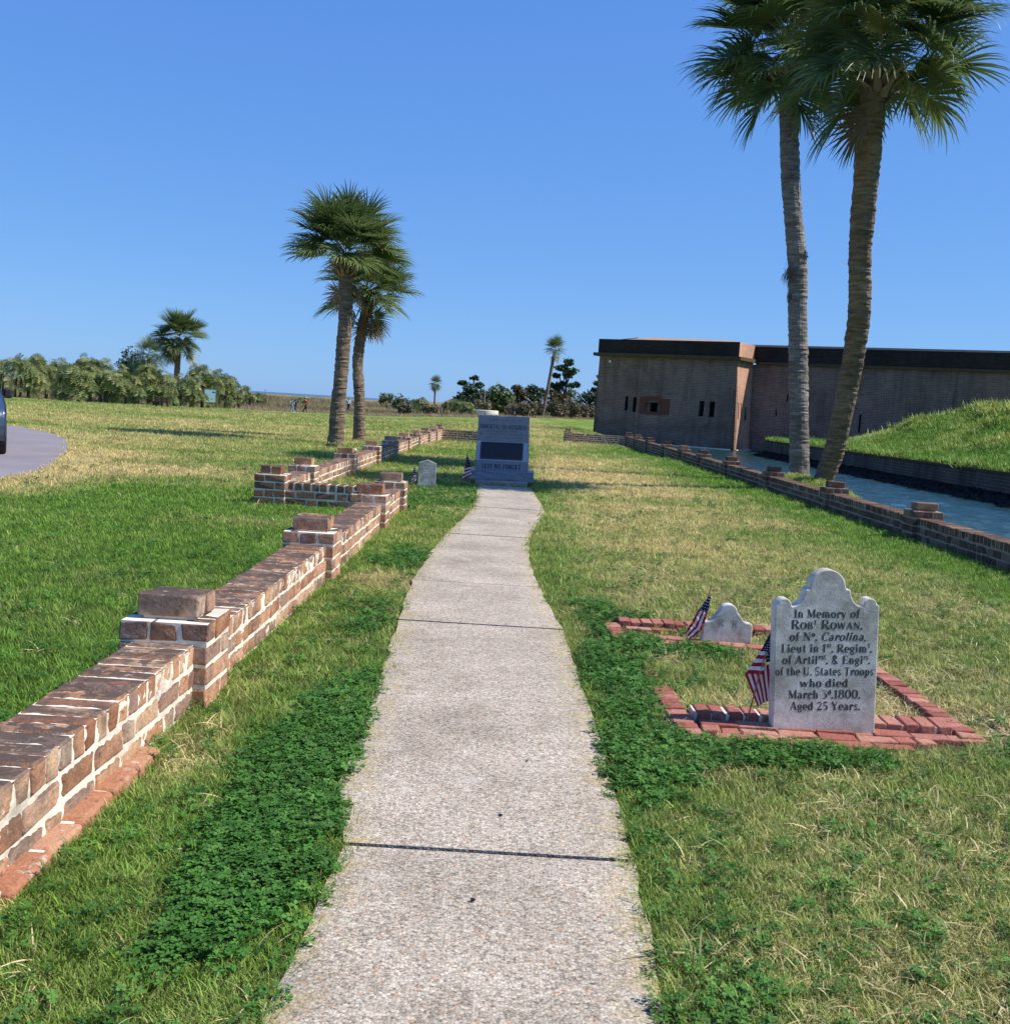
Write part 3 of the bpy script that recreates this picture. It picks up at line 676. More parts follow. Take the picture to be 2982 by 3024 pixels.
# ------------------------------------------------------------------ lettering (broad nib strokes with serifs)
def arc(cx, cy, rx, ry, a0, a1, n=10):
    return [(cx+rx*math.cos(R_(a0+(a1-a0)*i/n)), cy+ry*math.sin(R_(a0+(a1-a0)*i/n))) for i in range(n+1)]
def SF(x, y, w=.2): return ([(x-w/2, y), (x+w/2, y)], 'n')
def V_(x, y0, y1, s0=1, s1=1):
    o = [([(x, y0), (x, y1)], 'k')]
    if s0: o.append(SF(x, y0+.02))
    if s1: o.append(SF(x, y1-.02))
    return o
XH = .66
G = {
 'I': (.36, V_(.18, 0, 1)), 'L': (.62, V_(.16, 0, 1)+[([(.16, .03), (.58, .03), (.58, .22)], 'n')]),
 'M': (.98, V_(.14, 0, 1, 1, 1)[0:0]+[([(.14, 0), (.14, 1)], 'n'), ([(.16, 1), (.48, .06)], 'k'), ([(.48, .06), (.8, 1)], 'n'), ([(.82, 0), (.82, 1)], 'k'), SF(.14, .02), SF(.82, .02), SF(.1, .98), SF(.86, .98)]),
 'N': (.86, [([(.14, 0), (.14, 1)], 'n'), ([(.14, 1), (.7, 0)], 'k'), ([(.7, 0), (.7, 1)], 'n'), SF(.14, .02), SF(.1, .98), SF(.7, .98)]),
 'O': (.82, [(arc(.4, .5, .32, .5, 0, 360, 22), 'a')]), 'R': (.78, V_(.16, 0, 1)+[([(.16, .97)]+arc(.36, .74, .24, .23, 90, -90, 8)+[(.16, .51)], 'a'), ([(.36, .5), (.66, .02), (.76, .03)], 'k')]),
 'B': (.72, V_(.16, 0, 1)+[([(.16, .97)]+arc(.34, .75, .2, .22, 90, -90, 8)+[(.16, .53)], 'a'), ([(.16, .53)]+arc(.36, .28, .25, .25, 90, -90, 8)+[(.16, .03)], 'a')]),
 'T': (.74, V_(.35, 0, 1, 1, 0)+[([(.04, .8), (.04, .97), (.66, .97), (.66, .8)], 'n')]),
 'W': (1.1, [([(.06, 1), (.3, .02)], 'k'), ([(.3, .02), (.52, .95)], 'n'), ([(.52, .95), (.74, .02)], 'k'), ([(.74, .02), (.98, 1)], 'n'), SF(.06, .98), SF(.98, .98), SF(.52, .98)]),
 'A': (.82, [([(.1, 0), (.4, 1)], 'n'), ([(.4, 1), (.7, 0)], 'k'), ([(.2, .34), (.6, .34)], 'n'), SF(.1, .02), SF(.7, .02)]),
 'C': (.74, [(arc(.42, .5, .34, .5, 50, 310, 16), 'a'), ([(.66, .68), (.66, .96)], 'n')]), 'E': (.68, V_(.16, 0, 1)+[([(.16, .97), (.58, .97), (.58, .78)], 'n'), ([(.16, .5), (.46, .5)], 'n'), ([(.16, .03), (.6, .03), (.6, .24)], 'n')]),
 'F': (.64, V_(.16, 0, 1)+[([(.16, .97), (.58, .97), (.58, .78)], 'n'), ([(.16, .5), (.46, .5), (.46, .4)], 'n')]),
 'G': (.82, [(arc(.42, .5, .34, .5, 50, 330, 16), 'a'), ([(.7, .0), (.7, .4)], 'k'), SF(.68, .4, .26), ([(.66, .7), (.66, .96)], 'n')]),
 'H': (.86, V_(.16, 0, 1)+V_(.68, 0, 1)+[([(.16, .5), (.68, .5)], 'n')]), 'D': (.84, V_(.16, 0, 1)+[([(.16, .97)]+arc(.36, .5, .36, .47, 90, -90, 12)+[(.16, .03)], 'a')]),
 'U': (.84, V_(.16, .3, 1, 0, 1)+[(arc(.4, .3, .24, .3, 180, 360, 10), 'a'), ([(.64, .3), (.64, 1)], 'n'), SF(.64, .98)]),
 'S': (.62, [(arc(.3, .74, .22, .25, 40, 230, 10)+[(.3, .5)]+arc(.3, .26, .23, .25, 60, -140, 10), 'h'), ([(.5, .76), (.5, .95)], 'n'), ([(.07, .05), (.07, .25)], 'n')]),
 'X': (.82, [([(.1, 1), (.68, 0)], 'k'), ([(.1, 0), (.66, 1)], 'n'), SF(.1, .98), SF(.66, .98), SF(.1, .02), SF(.68, .02)]),
 'Y': (.8, [([(.08, 1), (.38, .46)], 'k'), ([(.38, .46), (.66, 1)], 'n')]+V_(.38, 0, .46, 1, 0)+[SF(.08, .98), SF(.66, .98)]),
 'n': (.62, V_(.14, 0, XH, 1, 0)+[(arc(.3, XH-.17, .16, .17, 180, 0, 8), 'h'), ([(.46, 0), (.46, XH-.15)], 'k'), SF(.46, .02), SF(.1, XH-.02, .12)]),
 'm': (.94, V_(.14, 0, XH, 1, 0)+[(arc(.28, XH-.17, .14, .17, 180, 0, 8), 'h'), ([(.44, 0), (.44, XH-.15)], 'k'), SF(.44, .02), (arc(.6, XH-.17, .14, .17, 180, 0, 8), 'h'), ([(.76, 0), (.76, XH-.15)], 'k'), SF(.76, .02), SF(.1, XH-.02, .12)]),
 'h': (.62, V_(.14, 0, 1, 1, 0)+[(arc(.3, XH-.17, .16, .17, 180, 0, 8), 'h'), ([(.46, 0), (.46, XH-.15)], 'k'), SF(.46, .02), SF(.1, .98, .14)]),
 'r': (.46, V_(.14, 0, XH, 1, 0)+[(arc(.3, XH-.17, .14, .15, 180, 40, 6), 'h'), (arc(.38, XH-.1, .035, .035, 0, 360, 6), 'k'), SF(.1, XH-.02, .12)]),
 'i': (.3, V_(.14, 0, XH, 1, 0)+[SF(.1, XH-.02, .12), (arc(.14, .88, .03, .03, 0, 360, 6), 'k')]), 'l': (.3, V_(.14, 0, 1, 1, 0)+[SF(.1, .98, .12)]),
 't': (.42, [([(.18, .88), (.18, .12)], 'k'), (arc(.28, .14, .1, .12, 180, 320, 6), 'h'), ([(.04, XH-.02), (.34, XH-.02)], 'n')]),
 'f': (.4, V_(.16, 0, .8, 1, 0)+[(arc(.27, .82, .11, .16, 180, 20, 7), 'h'), ([(.04, XH-.02), (.32, XH-.02)], 'n')]),
 'o': (.58, [(arc(.27, XH/2, .21, XH/2, 0, 360, 16), 'a')]), 'e': (.54, [([(.06, XH/2)]+[(.46, XH/2)]+arc(.27, XH/2, .2, XH/2, 0, 310, 14), 'a')]),
 'c': (.5, [(arc(.28, XH/2, .21, XH/2, 50, 310, 14), 'a'), (arc(.4, XH-.14, .035, .035, 0, 360, 6), 'k')]), 'a': (.56, [([(.4, 0), (.4, XH-.16)], 'k'), (arc(.25, XH-.17, .15, .16, 0, 160, 7), 'h'), (arc(.22, .18, .16, .17, 0, 360, 10), 'a'), SF(.45, .02, .12)]),
 'd': (.62, V_(.44, 0, 1, 1, 0)+[(arc(.25, XH/2, .19, XH/2, 0, 360, 14), 'a'), SF(.4, .98, .12)]),
 'p': (.62, V_(.14, -.28, XH, 1, 0)+[(arc(.32, XH/2, .19, XH/2, 0, 360, 14), 'a'), SF(.1, XH-.02, .12)]),
 'g': (.56, [(arc(.25, .42, .18, .22, 0, 360, 12), 'a'), (arc(.25, -.08, .2, .18, 0, 360, 12), 'h'), ([(.14, .24), (.12, .12), (.4, .1)], 'n'), ([(.38, .6), (.5, .66)], 'n')]),
 's': (.46, [(arc(.22, XH-.16, .14, .15, 40, 230, 8)+[(.22, XH/2)]+arc(.22, .16, .15, .15, 60, -140, 8), 'h'), ([(.36, XH-.15), (.36, XH)], 'n'), ([(.07, .02), (.07, .16)], 'n')]),
 'u': (.64, V_(.14, .2, XH, 0, 1)+[(arc(.29, .18, .15, .18, 180, 360, 8), 'h')]+V_(.46, 0, XH, 1, 1)),
 'w': (.86, [([(.06, XH), (.24, .02)], 'k'), ([(.24, .02), (.42, XH)], 'n'), ([(.42, XH), (.6, .02)], 'k'), ([(.6, .02), (.78, XH)], 'n'), SF(.06, XH-.02, .16), SF(.78, XH-.02, .14)]),
 'y': (.6, [([(.06, XH), (.27, .02)], 'k'), ([(.48, XH), (.2, -.2), (.1, -.26)], 'n'), SF(.06, XH-.02, .16), SF(.48, XH-.02, .14)]),
 '0': (.66, [(arc(.32, .5, .25, .5, 0, 360, 18), 'a')]), '1': (.4, V_(.2, 0, 1, 1, 0)+[([(.06, .86), (.2, .98)], 'n')]),
 '8': (.64, [(arc(.31, .76, .19, .23, 0, 360, 14), 'a'), (arc(.31, .27, .24, .27, 0, 360, 14), 'a')]),
 '2': (.62, [(arc(.28, .74, .21, .25, 170, -30, 9)+[(.06, .05)], 'h'), ([(.06, .05), (.54, .05), (.56, .2)], 'k')]),
 '5': (.6, [([(.12, 1), (.12, .55)], 'n'), ([(.12, .94), (.5, .94)], 'k'), (arc(.26, .3, .24, .3, 130, -130, 12), 'a')]),
 '3': (.6, [([(.08, .95), (.5, .95), (.24, .58)], 'n'), (arc(.24, .29, .25, .29, 95, -130, 12), 'a')]),
 '&': (.84, [(arc(.34, .78, .15, .2, -60, 230, 12)+[(.3, .5), (.66, .02)], 'k'), (arc(.32, .24, .24, .24, 120, 380, 12), 'h')]),
 '.': (.2, [(arc(.08, .06, .03, .03, 0, 360, 6), 'k')]), ',': (.2, [([(.1, .08), (.06, -.1)], 'k')]),
}
def write(parent, name, runs, x, z, h, mat, thick=.155, thin=.055, y=0, width=None, spacing=.07, depth=.0006, shear=0):
    """runs: list of (text, scale, raise, shear); text centred on x when width is None"""
    mb = MB(); cx = 0
    for (txt, sc, up, sh) in runs:
        for chh in txt:
            if chh == ' ': cx += .34*sc; continue
            adv, strokes = G[chh]
            tk = thick*(sc**.35 if sc < 1 else 1); tn = thin*(sc**.2)
            for pts, mode in strokes:
                P = [Vector((cx+px*sc+sh*py*sc, up+py*sc)) for px, py in pts]
                closed = len(P) > 5 and (P[0]-P[-1]).length < 1e-4
                vs = []
                for i, p in enumerate(P):
                    a = P[i-1] if i > 0 else (P[-2] if closed else P[0]); c = P[i+1] if i < len(P)-1 else (P[1] if closed else P[-1])
                    d = (c-a)
                    d = d.normalized() if d.length > 1e-9 else Vector((1, 0))
                    nn = Vector((-d.y, d.x)); ad = abs(d.y)
                    if mode == 'k': wd = tk*sc**.7
                    elif mode == 'n': wd = tn
                    elif mode == 'h': wd = tn+(tk-tn)*.8*(ad if mode != 'h' else .55)
                    else: wd = tn+(tk-tn)*ad**1.5
                    vs += [p+nn*wd/2, p-nn*wd/2]
                mb.add([(v.x, 0, v.y) for v in vs], [(2*i, 2*i+1, 2*i+3, 2*i+2) for i in range(len(P)-1)])
            cx += (adv+spacing)*sc
    tot = cx
    k = h; kx = (width/tot) if width else h
    mb.v = [(x+(v[0]-tot/2)*kx, y-depth-.00004*(i % 7), z+v[2]*k) for i, v in enumerate(mb.v)]
    o = mb.build(name, mat, parent); o['kind'] = 'stuff'; return o

def headstone_outline(w, hs, top, kn=.092, ns=12):
    """right half from bottom, mirrored"""
    r = [(w/2, -.12), (w/2+.003, hs)]
    r += [(w/2-.012, hs+.012)]
    r += [(w/2-.045+.036*math.cos(R_(a)), hs+.004+.036*math.sin(R_(a))) for a in range(20, 181, 20)]
    x0, z0 = w/2-.085, hs-.002; x1, z1 = .118, top-.108
    r += [(x0+(x1-x0)*math.sin(R_(90*t)), z0+(z1-z0)*(1-math.cos(R_(90*t)))) for t in (.0, .2, .4, .6, .8, 1)]
    r += [(.112, z1+.006), (.096, z1+.008)]
    r += [(kn*math.cos(R_(a)), top-kn+kn*math.sin(R_(a))) for a in range(4, 91, 8)]
    l = [(-x, z) for x, z in reversed(r)]
    return r+l[1:] if abs(l[0][0]) < 1e-6 else r+l
st = thing('headstone', 'tall white marble headstone with scrolled top and engraved memorial inscription', 'headstone', (1.713, 5.645, 0)); st.rotation_euler = (R_(-1.0), R_(-2.9), R_(2.5))
me = extrude_outline(headstone_outline(.534, .68, .868), .085, 'slab', M_MARBLE, .006, 2)
link('slab', me, st)
# keep the inscription as one engraved part
yf = -.0425
LN = [([('In Memory of', 1, 0, 0)], .62, .345, .003), ([('R', 1.1, 0, 0), ('OB', .8, 0, 0), ('T', .5, .55, 0), (' R', 1.1, 0, 0), ('OWAN', .8, 0, 0), ('.', 1, 0, 0)], .561, .375, .005),
      ([('of N', 1, 0, 0), ('o', .6, .5, 0), ('.', 1, 0, 0), (' ', 1, 0, 0), ('Carolina,', 1, 0, .22)], .501, .40, .012), ([('Lieut in 1', 1, 0, 0), ('st', .55, .62, 0), ('.', 1, 0, 0), (' Regim', 1, 0, 0), ('t', .6, .6, 0), ('.', 1, 0, 0)], .440, .475, .008),
      ([('of Artil', 1, 0, 0), ('rst', .6, .55, 0), ('.', 1, 0, 0), (' & Engi', 1, 0, 0), ('rs', .55, .55, 0), ('.', 1, 0, 0)], .380, .46, .008), ([('of the U. States Troops', 1, 0, 0)], .320, .515, 0),
      ([('who died', 1, 0, 0)], .259, .255, .0), ([('March 3', 1, 0, 0), ('d', .6, .5, 0), ('.', 1, 0, 0), ('1800.', 1.05, 0, 0)], .199, .38, .003), ([('Aged 25 Years.', 1, 0, 0)], .138, .37, .008)]
for runs, z, wd, xo in LN:
    write(st, 'inscription_line', runs, xo-.004, z, .0425, M_LETTER, y=yf, width=wd, thick=.20, thin=.075)
s2 = thing('headstone', 'small mossy marble footstone carved R R with rounded top, on the far edging', 'headstone', (1.618, 7.755, 0), R_(2))
def small_outline():
    r = [(.175, -.08), (.178, .155), (.165, .172), (.13, .178), (.105, .195), (.088, .222), (.075, .238), (.066, .245)]
    r += [(.062*math.cos(R_(a)), .248+.058*math.sin(R_(a))) for a in range(8, 91, 12)]
    return r+[(-x, z) for x, z in reversed(r)]
link('slab', extrude_outline(small_outline(), .075, 'slab', M_MARBLE2, .008, 2), s2)
write(s2, 'inscription_line', [('R', 1, 0, 0)], -.045, .145, .052, M_LETTERF, y=-.0375)
write(s2, 'inscription_line', [('R', 1, 0, 0)], .05, .142, .052, M_LETTERF, y=-.0375)
s3 = thing('headstone', 'small pale marble headstone with pointed top left of the granite monument', 'headstone', (-1.492, 20.6, 0), R_(3))
link('slab', extrude_outline([(.165, -.1), (.168, .455), (.003, .52), (-.165, .465), (-.162, -.1)], .07, 'slab', M_MARBLE2, .006, 2), s3)
def marks(parent, rows, x0, x1, z, h, y, mat, name='worn_inscription', dens=1.0, slope=None):
    mb = MB()
    for i, (zz, f0, f1) in enumerate(rows):
        x = x0+(x1-x0)*f0
        while x < x0+(x1-x0)*f1:
            wd = rnd.uniform(.2, .55)*h
            if rnd.random() < .85:
                k = rnd.random()
                pts = [(x, zz), (x+wd*.3, zz), (x+wd*.3, zz+h), (x, zz+h)]
                mb.add([(a, y, b) for a, b in pts], [(0, 1, 2, 3)])
                if k < .6:
                    zc = zz+h*rnd.choice((0, .42, .82)); mb.add([(x+wd*.3, y, zc), (x+wd, y, zc), (x+wd, y, zc+h*.18), (x+wd*.3, y, zc+h*.18)], [(0, 1, 2, 3)])
            x += wd+h*.3
    if slope: mb.v = [slope(v) for v in mb.v]
    o = mb.build(name, mat, parent); o['kind'] = 'stuff'; return o
marks(s3, [(.395, .0, 1), (.33, .15, .85), (.285, .2, .8), (.24, .1, .85), (.19, .1, .9), (.15, .15, .8)], -.13, .14, 0, .03, -.0357, M_LETTERF)

# ------------------------------------------------------------------ granite monument
mo = thing('granite_monument', 'blue grey granite monument with bronze plaque at the end of the path', 'monument', (-.12, 22.6, 0)); mo.rotation_euler = (0, R_(-1.0), R_(-1.5))
def prof(pts, w0, w1, ztop):
    """extrude (y,z) profile across x; half width eases from w0 at bottom to w1 at top"""
    mb = MB(); n = len(pts); hw = lambda z: (w0+(w1-w0)*z/ztop)/2
    vs = [(-hw(z), y, z) for y, z in pts]+[(hw(z), y, z) for y, z in pts]
    mb.add(vs, [tuple(range(n)), tuple(range(2*n-1, n-1, -1))]+[(i, n+i, n+(i+1) % n, (i+1) % n) for i in range(n)]); return mb
DIE = [(.0, .255), (0, .47), (.2, .87), (.2, 1.375), (.23, 1.395), (.48, 1.385), (.5, .255)]
me = prof(DIE, 1.10, 1.045, 1.4).mesh('die', M_GRANITE); bevel_mesh(me, .006, 2, 15); link('die', me, mo)
# sloping face, its top light put into a paler granite, set 3 mm proud
sl_ = Vector((0, .2, .4)).normalized(); nn_ = Vector((0, -.4, .2)).normalized()
def on_slope(u, t, d=0): return (u, 0+.2*t-.894*d, .47+.4*t+.447*d)
mb = MB(); a_ = .004; hw0, hw1 = .528, .515
mb.add([on_slope(-hw0, .02, a_), on_slope(hw0, .02, a_), on_slope(hw1, .98, a_), on_slope(-hw1, .98, a_), on_slope(-hw0, .02, -.01), on_slope(hw0, .02, -.01), on_slope(hw1, .98, -.01), on_slope(-hw1, .98, -.01)],
       [(0, 1, 2, 3), (0, 4, 5, 1), (1, 5, 6, 2), (2, 6, 7, 3), (3, 7, 4, 0)])
mb.build('sloping_face', M_GRANITE_LIT, mo)
mb = MB()
for (u0, u1, t0, t1, d0, m) in ((-.45, .42, .09, .93, .022, 0),):
    mb.add([on_slope(u0, t0, d0), on_slope(u1, t0, d0), on_slope(u1, t1, d0), on_slope(u0, t1, d0), on_slope(u0, t0, 0), on_slope(u1, t0, 0), on_slope(u1, t1, 0), on_slope(u0, t1, 0)],
           [(0, 1, 2, 3), (0, 4, 5, 1), (1, 5, 6, 2), (2, 6, 7, 3), (3, 7, 4, 0)])
pl = mb.build('plaque', M_BRONZE, mo)
mb = MB()
for u0, u1, t0, t1 in ((-.45, .42, .09, .115), (-.45, .42, .905, .93), (-.45, -.438, .115, .905), (.408, .42, .115, .905)):
    mb.add([on_slope(u0, t0, .03), on_slope(u1, t0, .03), on_slope(u1, t1, .03), on_slope(u0, t1, .03), on_slope(u0, t0, .02), on_slope(u1, t0, .02), on_slope(u1, t1, .02), on_slope(u0, t1, .02)],
           [(0, 1, 2, 3), (0, 4, 5, 1), (1, 5, 6, 2), (2, 6, 7, 3), (3, 7, 4, 0)])
mb.build('rim', M_BRONZE2, pl)
def slope_m(v):
    t = v[2]; return on_slope(v[0], t, .0235)
marks(pl, [(.86-.033*i, 0, 1) for i in range(22)], -.42, .39, 0, .015, 0, M_BRONZE2, 'plaque_lettering', slope=slope_m)
write(mo, 'inscription', [('IMMORTAL SIX HUNDRED', 1, 0, 0)], 0, 1.125, .088, M_GRLET, y=.2, width=.965, depth=.0015, thick=.19, thin=.09)
write(mo, 'inscription', [('LEST WE FORGET', 1, 0, 0)], -.0, .322, .088, M_GRLET, y=0, width=.80, depth=.0015, thick=.24, thin=.11)
marks(mo, [(1.292, .2, .85), (1.065, .15, .78), (1.0, 0.0, 1.0), (.935, .12, .9)], -.48, .49, 0, .034, .1985, M_GRLET, 'small_inscription')
bm = bmesh.new(); r = bmesh.ops.create_cube(bm, size=1)
for v in bm.verts: v.co = Vector((v.co.x*1.31, v.co.y*.80+.22, .185+v.co.z*.19))
bmesh.ops.subdivide_edges(bm, edges=bm.edges, cuts=14, use_grid_fill=True)
for v in bm.verts:
    if v.co.z < .27 and (abs(v.co.y+.18) < .01 or abs(abs(v.co.x)-.655) < .01):
        n = fbm(np.array(v.co.x*9+v.co.y*9), np.array(v.co.z*14), 77)-.4
        v.co.y -= .05*float(n) if abs(v.co.y+.18) < .01 else 0
        v.co.x += .03*float(n)*(1 if v.co.x > 0 else -1) if abs(abs(v.co.x)-.655) < .01 else 0
me = bpy.data.meshes.new('base'); bm.to_mesh(me); bm.free(); me.materials.append(M_GRANITE); link('base', me, mo)
mb = MB(); mb.box(-.50, .55, -.42, .6, -.05, .088); me = mb.mesh('footing', M_CONC); bevel_mesh(me, .01); link('footing', me, mo)

# ------------------------------------------------------------------ small flags
M_RED = simple('flag_red', (.42, .018, .03), .75, .2); M_WHITE = simple('flag_white', (.78, .78, .80), .75, .2); M_NAVY = simple('flag_navy', (.012, .018, .07), .75, .2)
M_STICK = simple('wooden_stick', (.30, .19, .10), .7, .3); M_GOLD = simple('gilt_tip', (.30, .22, .06), .5, .5)
def panel(mb, quad, cols, along='u', n=8, wav=.006, ph=0):
    """quad = tl,tr,br,bl (x,y,z); stripes counted across 'u' (left to right) or 'v' (top to bottom)"""
    tl, tr, br, bl = [Vector(q) for q in quad]; m = len(cols)*2
    nu, nv = (m, n) if along == 'u' else (n, m)
    P = []
    for j in range(nv+1):
        for i in range(nu+1):
            u, v = i/nu, j/nv
            p = (tl*(1-u)+tr*u)*(1-v)+(bl*(1-u)+br*u)*v
            p.y += wav*math.sin(u*9+v*4+ph)+wav*.6*math.sin(v*11-u*5+ph); P.append(p)
    for j in range(nv):
        for i in range(nu):
            c = cols[(i if along == 'u' else j)//2]; q = j*(nu+1)+i
            mb.add([P[q], P[q+1], P[q+nu+2], P[q+nu+1]], [(0, 1, 2, 3)], c)
def stars(parent, quad, nu, nv, size, y=-.004):
    tl, tr, br, bl = [Vector(q) for q in quad]; mb = MB()
    for j in range(nv):
        for i in range(nu):
            u = (i+.5+.25*(j % 2 - .5))/nu; v = (j+.5)/nv
            p = (tl*(1-u)+tr*u)*(1-v)+(bl*(1-u)+br*u)*v
            vs = [(p.x+size*(1 if k % 2 == 0 else .42)*math.sin(k*math.pi/5), p.y+y, p.z+size*(1 if k % 2 == 0 else .42)*math.cos(k*math.pi/5)) for k in range(10)]
            mb.add(vs+[(p.x, p.y+y, p.z)], [(k, (k+1) % 10, 10) for k in range(10)])
    o = mb.build('stars', M_WHITE, parent); o['kind'] = 'stuff'; return o
def solidify(o, t=.0008):
    md = o.modifiers.new('thick', 'SOLIDIFY'); md.thickness = t; md.offset = 0
FG = 'small stick flags by the graves'
f1 = thing('small_flag', 'stick flag with draped stripes leaning on the left edge of the tall headstone', 'flag', (1.322, 5.70, 0), 0, FG)
y_ = .012; ox = 1.322
mb = MB(); mb.tube([(0, -.005, -.05), (.06, .0, .286), (.112, .02, .50)], .0042, 7); mb.build('stick', M_STICK, f1)
mb = MB()
qa = [(1.424-ox, y_, .508), (1.436-ox, y_, .502), (1.395-ox, y_-.01, .283), (1.309-ox, y_-.012, .283)]
qc = [(1.424-ox, y_, .508), (1.436-ox, y_, .502), (1.418-ox, y_-.004, .405), (1.378-ox, y_-.005, .405)]
qs = [qc[3], qc[2], qa[2], qa[3]]
panel(mb, qc, [2], 'v', 6, .003); panel(mb, qs, [1, 0, 1, 0, 1, 0], 'v', 6, .003)
panel(mb, [(1.436-ox, y_+.003, .50), (1.475-ox, y_+.02, .47), (1.475-ox, y_+.02, .35), (1.402-ox, y_+.003, .345)], [2], 'v', 4, .003)
panel(mb, [(1.307-ox, y_+.004, .281), (1.46-ox, y_+.012, .345), (1.478-ox, y_+.02, .15), (1.388-ox, y_+.006, .108)], [0, 1, 0, 1, 0, 1, 0, 1, 0, 1, 0], 'u', 8, .004)
cl = mb.build('cloth', [M_RED, M_WHITE, M_NAVY], f1); solidify(cl)
stars(f1, [(1.43-ox, y_-.004, .49), (1.442-ox, y_-.004, .48), (1.425-ox, y_-.008, .41), (1.385-ox, y_-.009, .41)], 3, 6, .0042)
stars(f1, [(1.432-ox, y_-.004, .48), (1.452-ox, y_, .46), (1.45-ox, y_, .355), (1.41-ox, y_-.004, .36)], 3, 6, .0042)
f2 = thing('small_flag', 'stick flag wrapped on its leaning stick beside the small footstone', 'flag', (1.36, 7.70, 0), 0, FG); ox = 1.36
mb = MB(); mb.tube([(.0, .01, -.05), (1.425-ox, .01, .2), (1.482-ox, .01, .43)], .0042, 7); mb.build('stick', M_STICK, f2)
mb = MB(); mb.tube([(1.480-ox, .01, .425), (1.484-ox, .01, .445)], [.006, .001], 7); mb.build('tip', M_GOLD, f2)
mb = MB()
qc = [(1.474-ox, 0, .368), (1.482-ox, 0, .368), (1.466-ox, -.008, .24), (1.398-ox, -.008, .256)]
panel(mb, qc, [2], 'v', 5, .004); panel(mb, [qc[3], qc[2], (1.432-ox, -.005, .11), (1.355-ox, -.01, .16)], [0, 1, 0, 1, 0], 'u', 8, .004)
panel(mb, [(1.355-ox, -.01, .16), (1.432-ox, -.005, .11), (1.36-ox, 0, .046), (1.314-ox, -.01, .085)], [0, 1, 0, 1, 0], 'u', 8, .004, 1)
cl = mb.build('cloth', [M_RED, M_WHITE, M_NAVY], f2); solidify(cl)
stars(f2, qc, 3, 6, .0045, -.007)
def tiny_flag(label, x, y, h, w, ang):
    f = thing('small_flag', label, 'flag', (x, y, 0), ang, FG)
    mb = MB(); mb.tube([(0, 0, -.05), (.02, 0, h)], .006, 6); mb.build('stick', M_STICK, f)
    mb = MB(); qc = [(.015, .0, h*.93), (.035, 0, h*.92), (w*.95, -.01, h*.58), (.0, 0, h*.55)]
    panel(mb, qc, [2], 'v', 5, .006); panel(mb, [qc[3], qc[2], (w, -.01, h*.28), (-w*.35, 0, h*.08)], [0, 1, 0, 1, 0, 1, 0], 'v', 8, .008)
    cl = mb.build('cloth', [M_RED, M_WHITE, M_NAVY], f); solidify(cl)
    stars(f, qc, 3, 4, .008, -.006)
tiny_flag('shaded stick flag at the left foot of the granite monument', -.86, 22.35, .62, .13, 0)
tiny_flag('stick flag standing just left of the pointed white headstone', -1.75, 20.5, .42, .07, 0)

# ================================================================== fort
fort = thing('brick_fort', 'massive dark brick fort with bastion and long curtain wall across the moat', 'fort', (0, 0, 0))
A0 = Vector((7.13, 93.5)); A1 = Vector((17.43, 87.4)); A2 = Vector((19.35, 90.6)); A3 = Vector((52, 71.0)); 
dir1 = (A1-A0).normalized(); nin = Vector((-dir1.y, dir1.x))   # inward
def facing(name, p0, p1, z0, z1, batter, mat, th=1.2, holes=(), parent=None, m0=0, m1=0, cap0=True):
    """vertical wall piece whose outer face runs p0->p1 (viewer on the right hand side), with real openings"""
    d = (p1-p0); L = d.length; d.normalize(); inn = Vector((-d.y, d.x))
    us = sorted({0, L}|{u for h in holes for u in h[:2]}); zs = sorted({z0, z1}|{z for h in holes for z in h[2:4]})
    mb = MB()
    def P(u, z, dep):
        off = batter*max(0, (z1-z)/(z1-z0))**2.2; q = p0+d*(u+(-off*m0 if u == 0 and dep == 0 else 0)+(off*m1 if u == L and dep == 0 else 0))-inn*off+inn*dep; return (q.x, q.y, z)
    zz = []
    for a, c in zip(zs[:-1], zs[1:]):
        n = max(1, int((c-a)/1.2)); zz += [a+(c-a)*i/n for i in range(n)]
    zz.append(z1)
    for a, c in zip(us[:-1], us[1:]):
        for e, f in zip(zz[:-1], zz[1:]):
            um, zm = (a+c)/2, (e+f)/2
            if any(h[0] < um < h[1] and h[2] < zm < h[3] for h in holes): continue
            mb.add([P(a, e, 0), P(c, e, 0), P(c, f, 0), P(a, f, 0)], [(0, 1, 2, 3)])
    for h in holes:
        a, c, e, f = h[:4]; D_ = h[4] if len(h) > 4 else .8
        mb.add([P(a, e, 0), P(c, e, 0), P(c, f, 0), P(a, f, 0), P(a, e, D_), P(c, e, D_), P(c, f, D_), P(a, f, D_)], [(0, 4, 5, 1), (1, 5, 6, 2), (2, 6, 7, 3), (3, 7, 4, 0)])
    # closed back, top and ends
    mb.add([P(0, z0, th), P(L, z0, th), P(L, z1, th), P(0, z1, th)], [(3, 2, 1, 0)])
    mb.add([P(0, z1, 0), P(L, z1, 0), P(L, z1, th), P(0, z1, th)], [(0, 1, 2, 3)])
    if cap0: mb.add([P(0, z0, 0), P(0, z1, 0), P(0, z1, th), P(0, z0, th)], [(0, 1, 2, 3)])
    if cap0: mb.add([P(L, z0, 0), P(L, z1, 0), P(L, z1, th), P(L, z0, th)], [(3, 2, 1, 0)])
    return mb.build(name, mat, parent or fort)
L1 = (A1-A0).length
def zl(u): return 0
HO = [(2.62, 2.90, 1.85, 3.0), (3.34, 3.66, 1.75, 2.98), (4.45, 5.85, 1.85, 2.62, 1.0), (9.1, 9.52, 1.72, 2.95), (9.98, 10.42, 1.72, 2.95)]
bw = facing('bastion_wall', A0, A1, -2.2, 6.25, .45, M_FORT, 3, HO, m1=1)
